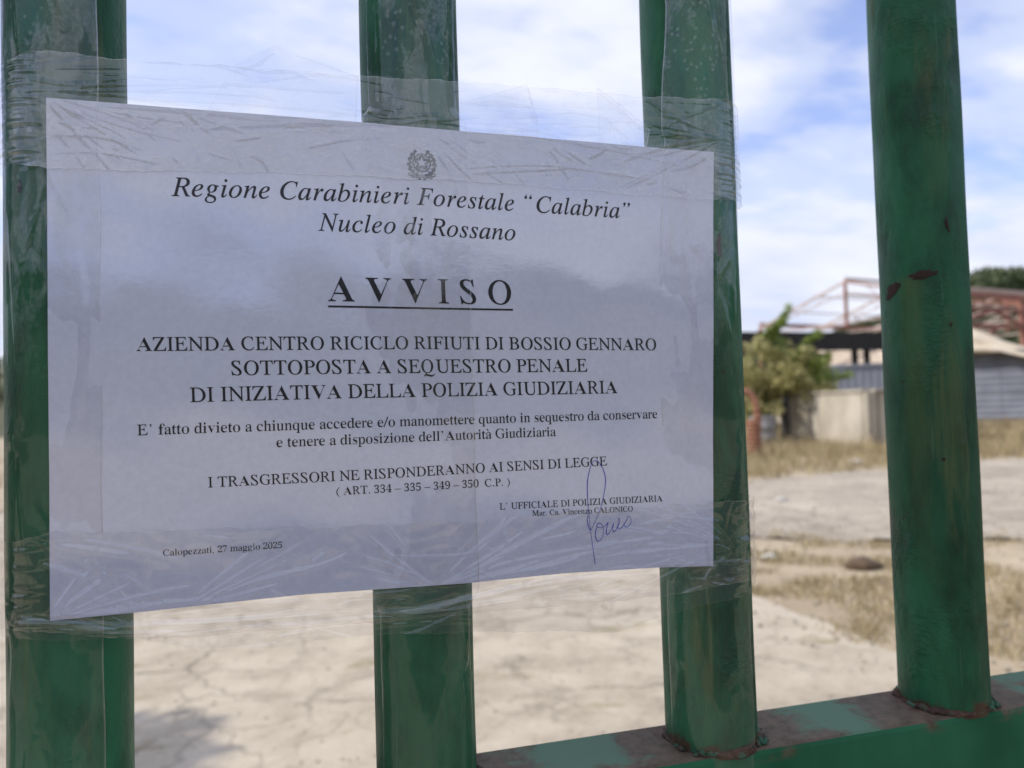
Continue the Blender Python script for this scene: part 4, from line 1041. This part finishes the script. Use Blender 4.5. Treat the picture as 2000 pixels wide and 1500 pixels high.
# ------------------------------------------------------------------ clear packing tape
def mat_tape(name, seed, scale=(1, 1, 1), bub=(0.50, 0.54), silver=0.13, contact=0.90, dots_on=True, gloss=0.105, free=1.0):
    """clear film: transparent, a sharp sky reflection, and silvery patches where the glue has let go"""
    m = bpy.data.materials.new(name); m.use_nodes = True; nt = m.node_tree; nt.nodes.clear()
    out = node(nt, 'ShaderNodeOutputMaterial'); t = node(nt, 'ShaderNodeTexCoord')
    v = mapping(nt, t.outputs['Object'], scale, (seed * 1.7, seed * 0.9, seed))
    lift = ramp(nt, noise_tex(nt, v, 55, 4, 0.6, 0.7), [(bub[0], 0.0), (bub[1], 1.0)])                # lifted patches
    if dots_on:
        vo = node(nt, 'ShaderNodeTexVoronoi'); vo.inputs['Scale'].default_value = 300; nt.links.new(t.outputs['Object'], vo.inputs['Vector'])
        lift = mth(nt, 'MAXIMUM', lift, mth(nt, 'MULTIPLY', ramp(nt, vo.outputs['Distance'], [(0.26, 1.0), (0.36, 0.0)]), ramp(nt, noise_tex(nt, v, 75, 2), [(0.44, 0.0), (0.50, 0.9)])))
    so = node(nt, 'ShaderNodeSeparateXYZ'); nt.links.new(t.outputs['Object'], so.inputs[0])
    # the glue still holds well below the notice
    lift = mth(nt, 'MULTIPLY', lift, ramp(nt, mth(nt, 'SUBTRACT', so.outputs[2], Z0 - 0.5), [(0.36, 0.14), (0.49, 0.16), (0.545, 1.0), (0.603, 1.0), (0.606, free), (1.0, free)]))
    ed = node(nt, 'ShaderNodeAttribute'); ed.attribute_name = 'edge'
    lw = node(nt, 'ShaderNodeLayerWeight'); lw.inputs['Blend'].default_value = 0.5
    fr = mth(nt, 'ADD', gloss, mth(nt, 'MULTIPLY', mth(nt, 'POWER', lw.outputs['Facing'], 4.0), 0.5), clamp=True)
    tr = node(nt, 'ShaderNodeBsdfTransparent'); nt.links.new(mixc(nt, lift, (contact, contact, contact * 1.012), (0.985, 0.985, 0.985)), tr.inputs[0])
    gl = node(nt, 'ShaderNodeBsdfGlossy'); gl.inputs['Roughness'].default_value = 0.045
    sv = node(nt, 'ShaderNodeBsdfGlossy'); sv.inputs['Roughness'].default_value = 0.36
    grain = ramp(nt, noise_tex(nt, t.outputs['Object'], 620, 2, 0.6), [(0.35, 0.5), (0.65, 1.35)])
    sf = mth(nt, 'ADD', mth(nt, 'MULTIPLY', mth(nt, 'MULTIPLY', lift, silver), grain), mth(nt, 'MULTIPLY', ed.outputs['Fac'], 0.34), clamp=True)
    m1 = node(nt, 'ShaderNodeMixShader'); nt.links.new(fr, m1.inputs[0]); nt.links.new(tr.outputs[0], m1.inputs[1]); nt.links.new(gl.outputs[0], m1.inputs[2])
    m2 = node(nt, 'ShaderNodeMixShader'); nt.links.new(sf, m2.inputs[0]); nt.links.new(m1.outputs[0], m2.inputs[1]); nt.links.new(sv.outputs[0], m2.inputs[2])
    nt.links.new(m2.outputs[0], out.inputs[0])
    return m
M['tape_h'] = mat_tape('clear tape stretched across', 1.0, (0.6, 1, 1.6), (0.46, 0.53), 0.17, 0.985, True, 0.10, 0.08)
M['tape_hb'] = mat_tape('clear tape crumpled', 2.0, (0.5, 1, 1.6), (0.52, 0.62), 0.05, 0.99, False, 0.092)
M['tape_v'] = mat_tape('clear tape down the bars', 3.0, (1.3, 1, 0.5), (0.51, 0.545), 0.085, 0.985, True, 0.042)

RID = [
    [(-148.5, -74.0), (-133.8, -77.1), (-116.6, -81.4)], [(-137.5, -72.6), (-118.8, -77.5), (-100.4, -83.9)], [(-142.0, -77.9), (-133.9, -83.7), (-125.8, -90.9)], [(-137.6, -86.2), (-128.4, -93.8), (-119.1, -103.0)],
    [(-152.1, -81.0), (-136.2, -87.6)], [(-125.0, -86.0), (-115.2, -93.1), (-105.6, -101.0)], [(-95.1, -73.8), (-80.3, -76.7)], [(-93.1, -101.4), (-71.6, -94.8), (-45.5, -90.5), (-28.8, -84.3)],
    [(-166.4, -105.5), (-157.3, -104.3), (-142.9, -105.6), (-126.0, -110.6), (-112.4, -114.5)], [(-116.1, -102.9), (-112.0, -114.5)], [(-112.3, -108.7), (-92.0, -109.9), (-29.4, -111.8)], [(-13.5, -88.8), (17.9, -90.4), (34.4, -84.2)],
    [(2.7, -98.8), (19.8, -87.5)], [(-1.4, -102.3), (17.5, -101.7), (41.5, -90.1), (70.3, -85.1), (84.9, -80.3)], [(21.7, -98.6), (54.0, -94.2), (108.3, -90.0)], [(34.8, -100.6), (54.9, -96.1)], [(69.9, -95.4), (92.1, -93.0), (132.9, -87.5)],
    [(103.9, -83.3), (139.2, -78.4)], [(108.3, -90.0), (121.8, -100.5), (144.2, -106.6)], [(115.8, -78.9), (148.6, -84.3)], [(-23.8, -117.0), (21.3, -111.2), (58.9, -106.7), (114.5, -104.1)], [(-22.6, -112.7), (7.1, -114.7), (47.9, -112.8)],
    [(67.4, -110.5), (82.2, -120.1)], [(50.1, -114.9), (56.2, -118.5)], [(86.3, -94.5), (116.0, -88.6), (130.1, -80.8)], [(91.3, -100.3), (126.8, -93.1)], [(-86.1, -113.9), (-51.1, -115.3), (16.0, -114.9)], [(-111.5, -105.7), (-67.6, -104.6), (-24.9, -105.3)],
    [(42.7, -108.1), (80.6, -106.6), (118.0, -107.4)], [(-148.0, 106.7), (-135.0, 98.2), (-123.8, 78.7)], [(-113.9, 100.8), (-105.2, 90.6), (-97.4, 79.1)], [(-80.8, 101.0), (-73.9, 80.4)], [(-147.2, 91.0), (-128.5, 91.2), (-113.1, 86.8)],
    [(-148.2, 83.6), (-128.5, 84.8), (-104.3, 80.9)], [(-125.4, 108.5), (-107.2, 90.5)], [(-47.1, 92.1), (-30.4, 96.6), (-13.4, 98.9)], [(-33.8, 94.1), (-26.3, 83.0)], [(-147.0, 118.4), (-118.5, 121.0)], [(-147.1, 111.0), (-118.6, 116.7)],
    [(-165.3, 107.0), (-148.9, 109.2), (-118.7, 111.3), (-78.5, 113.5), (-24.5, 112.1)], [(-118.5, 124.2), (-67.9, 126.3), (-24.2, 124.9)], [(36.6, 98.3), (52.5, 80.4)], [(21.6, 86.8), (62.8, 90.6), (118.4, 86.5)], [(26.4, 84.7), (77.0, 89.9)],
    [(23.6, 117.0), (67.5, 118.0), (112.8, 113.7)], [(22.3, 112.1), (72.5, 112.1), (112.7, 109.3)], [(124.0, 113.2), (162.1, 129.2)], [(126.6, 110.3), (156.8, 108.9)], [(115.9, 121.7), (161.8, 122.5)], [(-118.6, 117.7), (-78.5, 117.9), (-24.4, 117.9)],
    [(-118.7, 108.0), (-72.3, 109.5), (-24.6, 108.6)], [(47.4, 127.5), (113.3, 125.4)], [(-24.7, 101.6), (5.4, 107.3), (46.7, 104.8)], [(-143.4, 101.8), (-122.7, 93.7), (-109.2, 81.7)], [(-145.3, 96.4), (-132.2, 94.8)]]

def ridge_field(x, z, ridges, seed, amp=(0.35, 1.0), wid=(0.45, 1.1)):
    """height in mm of creases along polylines, x and z in mm"""
    rs = np.random.default_rng(seed); h = np.zeros_like(x)
    for pts in ridges:
        p = smooth_path(pts, 5); A = rs.uniform(*amp); W = rs.uniform(*wid); best = np.full_like(x, 1e9); tt = np.zeros_like(x); n = len(p) - 1
        xm, xM = p[:, 0].min() - 5, p[:, 0].max() + 5; zm, zM = p[:, 1].min() - 5, p[:, 1].max() + 5
        k = (x > xm) & (x < xM) & (z > zm) & (z < zM)
        if not k.any(): continue
        xs, zs = x[k], z[k]; bb = np.full(len(xs), 1e9); tk = np.zeros(len(xs)); sd_ = np.zeros(len(xs))
        for i in range(n):
            a = p[i]; d = p[i + 1] - a; L2 = d @ d + 1e-9
            t_ = np.clip(((xs - a[0]) * d[0] + (zs - a[1]) * d[1]) / L2, 0, 1)
            ex = xs - a[0] - t_ * d[0]; ez = zs - a[1] - t_ * d[1]; q = np.hypot(ex, ez); u_ = q < bb
            bb[u_] = q[u_]; tk[u_] = ((i + t_) / n)[u_]; sd_[u_] = np.sign(ex * d[1] - ez * d[0])[u_]
        tap = np.sin(np.clip(tk, 0.02, 0.98) * math.pi) ** 0.6
        W2 = W * np.where(sd_ > 0, 1.0, 2.4)            # one flank steep, the other shallow
        h[k] += A * tap * np.exp(-(bb / W2) ** 2)
    return h
def ripple(x, z, seed, amp):
    rs = np.random.default_rng(seed); h = np.zeros_like(x)
    for k in range(14):
        a = rs.uniform(0, math.pi); w = rs.uniform(0.12, 0.75); h += rs.uniform(0.3, 1) / (1 + w * 3) * np.sin((x * math.cos(a) * 0.6 + z * math.sin(a)) * w + rs.uniform(0, 6))
    return h * amp / 3
def fan(x, z, ang, spread, n, length, seed, bend=0.12):
    """creases spreading from a pinch point"""
    rs = np.random.default_rng(seed); out = []
    for k in range(n):
        a = math.radians(ang + spread * (k / max(1, n - 1) - 0.5) + rs.normal(0, spread * 0.05)); L = length * rs.uniform(0.35, 1.0); s_ = rs.uniform(0, 0.3) * L; q = rs.normal(0, bend)
        p = [(x + math.cos(a) * t_ - math.sin(a) * q * t_ * (1 - t_ / L), z + math.sin(a) * t_ + math.cos(a) * q * t_ * (1 - t_ / L)) for t_ in (s_, s_ + (L - s_) * 0.33, s_ + (L - s_) * 0.66, L)]
        out.append(p)
    return out
def rand_ridges(n, x0, x1, z0, z1, lx, lz, seed):
    rs = np.random.default_rng(seed); out = []
    for k in range(n):
        x = rs.uniform(x0, x1); z = rs.uniform(z0, z1); dx = rs.normal(0, lx); dz = rs.normal(0, lz)
        out.append([(x - dx, z - dz), (x + rs.normal(0, 0.12 * abs(dz) + 0.3), z + rs.normal(0, 0.12 * abs(dx) + 0.3)), (x + dx, z + dz)])
    return out

def film(name, Pos, Nrm, H, mat, label, nu, nv, group='strips of clear packing tape', edge_u=True):
    Vv = (Pos + Nrm * H[..., None] * 0.001).reshape(-1, 3); Vv[:, 2] += Z0
    me = mesh_np(name, Vv, grid_faces(nu, nv))
    e = np.zeros((nu, nv), np.float32); e[:, 0] = e[:, -1] = 1
    if edge_u: e[0, :] = e[-1, :] = 1
    at_ = me.attributes.new('edge', 'FLOAT', 'POINT'); at_.data.foreach_set('value', e.ravel())
    o = link(name, me, mat, None, True)
    return tag(o, label, 'tape', group)

XA = X_BAR; XB = X_BAR + 2 * S_BAR
def tape_across(top, bot, off, mat, label, seed, extra, a0=-165, a1=170, amp=(0.4, 1.1), name='tape_strip', wid=(0.45, 1.1)):
    r = R_BAR + off; nu, nv = 900, 150
    l1 = r * math.radians(-a0); L = XB - XA; l2 = r * math.radians(a1)
    s_ = np.linspace(-l1, L + l2, nu)
    x = np.where(s_ < 0, XA + r * np.sin(s_ / r), np.where(s_ > L, XB + r * np.sin((s_ - L) / r), XA + s_))
    y = np.where(s_ < 0, -r * np.cos(s_ / r), np.where(s_ > L, -r * np.cos((s_ - L) / r), -r))
    nxv = np.where(s_ < 0, np.sin(s_ / r), np.where(s_ > L, np.sin((s_ - L) / r), 0)); nyv = np.where(s_ < 0, -np.cos(s_ / r), np.where(s_ > L, -np.cos((s_ - L) / r), -1))
    xs = (XA + s_) * 1000
    zt = np.interp(xs, [p[0] for p in top], [p[1] for p in top]); zb = np.interp(xs, [p[0] for p in bot], [p[1] for p in bot])
    rs = np.random.default_rng(seed + 50)
    zt = zt + 0.35 * np.sin(xs * 0.21 + seed) + 0.2 * np.sin(xs * 0.67); zb = zb + 0.3 * np.sin(xs * 0.17 + 2 * seed) + 0.2 * np.sin(xs * 0.9)
    v = np.linspace(0, 1, nv)
    z = zb[:, None] + (zt - zb)[:, None] * v[None, :]; xm = np.repeat(xs[:, None], nv, 1)
    H = ridge_field(xm, z, RID + extra, seed, amp, wid) + np.abs(ripple(xm, z, seed, 0.28))
    # the film bunches where it turns round the outer bars
    out = np.clip(np.maximum(-s_, s_ - L) / 0.012, 0, 1)[:, None]
    H = H + out * np.abs(ripple(xm * 0.4, z * 2.2, seed + 9, 1.0)) * 1.2
    Pos = np.stack([np.repeat(x[:, None], nv, 1), np.repeat(y[:, None], nv, 1), z / 1000], -1)
    N = np.stack([np.repeat(nxv[:, None], nv, 1), np.repeat(nyv[:, None], nv, 1), 0 * z], -1)
    return film(name, Pos, N, H, mat, label, nu, nv)

def sstep(a, b, x):
    t_ = np.clip((x - a) / (b - a), 0, 1); return t_ * t_ * (3 - 2 * t_)
def tape_down(i, s0, s1, z0, z1, off, label, seed, flat_neg, flat_pos, ridges, slant=None):
    r = R_BAR + off; nu, nv = 520, 64
    z = np.linspace(z0, z1, nu)[:, None] * np.ones((1, nv)); v = np.linspace(0, 1, nv)[None, :]
    sh_ = 0 if slant is None else np.interp(z[:, 0], [p[0] for p in slant], [p[1] for p in slant])[:, None]
    s_ = s0 + (s1 - s0) * v + sh_ + 0.0003 * np.sin(z * 90 + seed)
    w = sstep(-0.118, -0.105, z) * (1 - sstep(0.106, 0.119, z))
    w = w * np.where(s_ < 0, 1.0 if flat_neg else 0.0, 1.0 if flat_pos else 0.0)
    ax = X_BAR + i * S_BAR
    x = ax + (1 - w) * r * np.sin(s_ / r) + w * s_; y = (1 - w) * (-r * np.cos(s_ / r)) + w * (-r)
    N = np.stack([(1 - w) * np.sin(s_ / r), -((1 - w) * np.cos(s_ / r) + w), 0 * z], -1); N /= np.linalg.norm(N, axis=-1)[..., None]
    xm = (ax + s_) * 1000; zm = z * 1000
    H = ridge_field(xm, zm, ridges, seed, (0.25, 0.9), (0.4, 1.3)) + np.abs(ripple(xm * 1.5, zm * 0.45, seed, 0.22))
    Pos = np.stack([x, y, z], -1)
    return film('tape_strip', Pos, N, H, M['tape_v'], label, nu, nv)

rr1 = rand_ridges(16, -172, -132, -190, 240, 2.5, 22, 31) + [[(-163, 210), (-161, 150), (-158, 112)], [(-152, 200), (-150, 140), (-148, 118)], [(-166, 60), (-163, 20), (-160, -30)], [(-162, 120), (-158, 108), (-146, 104)]]
tape_down(0, -0.030, 0.0183, -0.21, 0.26, 0.0013, 'clear tape running down the leftmost bar over the notice edge', 3, False, True, rr1)
rr2 = rand_ridges(12, -20, 24, -190, 240, 2.0, 22, 32) + [[(-6, 170), (2, 150), (10, 128), (13, 108)], [(4, 160), (12, 135), (18, 112)], [(0, 165), (9, 140), (15, 110)], [(-16, 240), (-15, 170), (-14, 110)], [(2, 104), (4, 70), (3, 10)], [(8, 112), (3, 108), (-4, 104)]]
tape_down(1, -0.0258, 0.0222, -0.19, 0.26, 0.0013, 'clear tape running down the middle bar through the emblem', 4, True, True, rr2)
rr3 = rand_ridges(14, 120, 170, -190, 240, 2.0, 20, 33) + [[(128, 200), (128, 150), (125, 110)], [(160, 200), (161, 140), (162, 110)], [(140, -90), (143, -140), (141, -185)], [(152, -105), (155, -150), (158, -190)], [(134, 60), (138, 20), (136, -20)]]
tape_down(2, -0.034, 0.014, -0.212, 0.26, 0.0013, 'clear tape running down the third bar over the right notice edge', 5, True, False, rr3, slant=[(-0.2, -0.001), (0.02, 0.0), (0.18, 0.012)])

ext = rand_ridges(40, -150, 155, 78, 128, 5, 3, 41) + rand_ridges(34, -150, 155, 106, 128, 30, 1.2, 42)
ext += fan(-152, 108, -35, 70, 16, 62, 71) + fan(-152, 108, 3, 12, 9, 130, 72) + fan(-100, 106, -45, 60, 9, 30, 73) + fan(4, 106, -60, 90, 12, 34, 74) + fan(4, 107, 178, 16, 9, 120, 75) + fan(4, 107, 2, 14, 9, 130, 76) + fan(158, 110, 182, 60, 16, 70, 77) + fan(60, 104, -50, 50, 8, 30, 78)
tape_across([(-230, 122), (-165, 122), (-154.3, 125.5), (-118.5, 124.7), (-24.2, 126.1), (21.5, 127.7), (114.8, 128.1), (165, 130.5), (230, 130)], [(-230, 84), (-165, 80), (-146.4, 77.4), (-55.9, 80.3), (26.3, 81.2), (114.2, 78.6), (153.9, 78.1), (230, 82)],
            0.0021, M['tape_h'], 'upper clear tape strip stretched along the top edge of the notice', 6, ext, amp=(0.06, 0.30), wid=(0.22, 0.6))
ext = rand_ridges(22, -150, 155, -104, -70, 8, 4, 43) + rand_ridges(16, -150, 165, -117, -104, 24, 1.2, 44) + rand_ridges(14, 120, 168, -118, -74, 4, 6, 45)
ext += fan(-150, -104, 25, 70, 12, 55, 81) + fan(-112, -112, 120, 60, 9, 40, 82) + fan(-100, -103, 22, 30, 8, 80, 83) + fan(5, -104, 155, 50, 9, 50, 84) + fan(5, -104, 22, 40, 14, 90, 85) + fan(155, -96, 165, 60, 20, 75, 86) + fan(5, -112, 2, 12, 9, 120, 87) + fan(-150, -107, -4, 10, 9, 110, 88)
tape_across([(-230, -74), (-165, -72), (-147.7, -68.8), (-28.7, -74.2), (21.8, -75.2), (144.4, -74.4), (230, -76)], [(-230, -104), (-163, -106), (-148, -108.1), (-111.6, -114.5), (-22.9, -116.6), (114.8, -118.0), (166, -114.5), (230, -116)],
            0.0022, M['tape_hb'], 'lower clear tape strip crumpled along the bottom edge of the notice', 7, ext, amp=(0.18, 0.85), wid=(0.22, 0.75))
# second strip just below, seen only as a faint band under the notice
ext = rand_ridges(14, -120, 120, -131, -108, 20, 1.5, 46)
tape_across([(-230, -100), (-165, -100), (-120, -103), (0, -104), (120, -104), (230, -102)], [(-230, -112), (-165, -110), (-119, -113), (-94, -120.2), (-63.8, -122.6), (-29.7, -121.5), (15.7, -125.1), (64.4, -129.5), (92.7, -133), (117, -127), (160, -122), (230, -120)],
            0.0017, M['tape_hb'], 'lowest clear tape strip showing as a faint band under the notice', 8, ext)

def flap(pts, depth, label, seed, folds):
    """loose tape end standing up above the notice: an outline on the gate plane, creased"""
    bm = bmesh.new(); f_ = bm.faces.new([bm.verts.new((x / 1000, -depth, z / 1000)) for x, z in pts])
    bmesh.ops.triangulate(bm, faces=bm.faces)
    for k in range(5): bmesh.ops.subdivide_edges(bm, edges=bm.edges[:], cuts=1, use_grid_fill=True)
    bm.verts.ensure_lookup_table()
    xs = np.array([v.co.x for v in bm.verts]) * 1000; zs = np.array([v.co.z for v in bm.verts]) * 1000
    H = ridge_field(xs, zs, folds, seed, (0.4, 0.9), (0.6, 1.2)) + ripple(xs, zs, seed, 0.5)
    for v, h in zip(bm.verts, H): v.co.y -= h * 0.001; v.co.z += Z0
    me = bpy.data.meshes.new('tape_flap'); bm.to_mesh(me); 
    e = np.array([1.0 if v.is_boundary else 0.0 for v in bm.verts], np.float32); bm.free()
    at_ = me.attributes.new('edge', 'FLOAT', 'POINT'); at_.data.foreach_set('value', e)
    return tag(link('tape_flap', me, M['tape_h'], None, True), label, 'tape', 'loose tape ends above the notice')
flap([(-92, 98), (-77.3, 125.9), (-68, 132), (-59.2, 137.1), (-50.6, 133.5), (-24.2, 126.1), (-26, 100)], 0.0252, 'pointed loose tape end between the first two bars', 61, [[(-76, 126), (-66, 118), (-60, 108)], [(-66, 132), (-58, 122), (-52, 110)], [(-59, 136), (-50, 120), (-44, 104)], [(-77, 125), (-68, 128), (-60, 135)]])
flap([(22, 104), (22.4, 118), (40, 124), (55, 129.6), (55.6, 121), (59.7, 112), (60, 104)], 0.0252, 'small square tape end right of the middle bar', 62, [[(55, 128), (56, 120), (60, 112)], [(24, 118), (40, 120), (56, 119)]])
flap([(90.4, 131), (97, 127), (102.2, 123.2), (118, 112), (116, 103), (91, 103)], 0.0252, 'triangular tape end left of the third bar', 63, [[(91, 130), (104, 120), (115, 112)], [(94, 118), (100, 112), (108, 106)]])
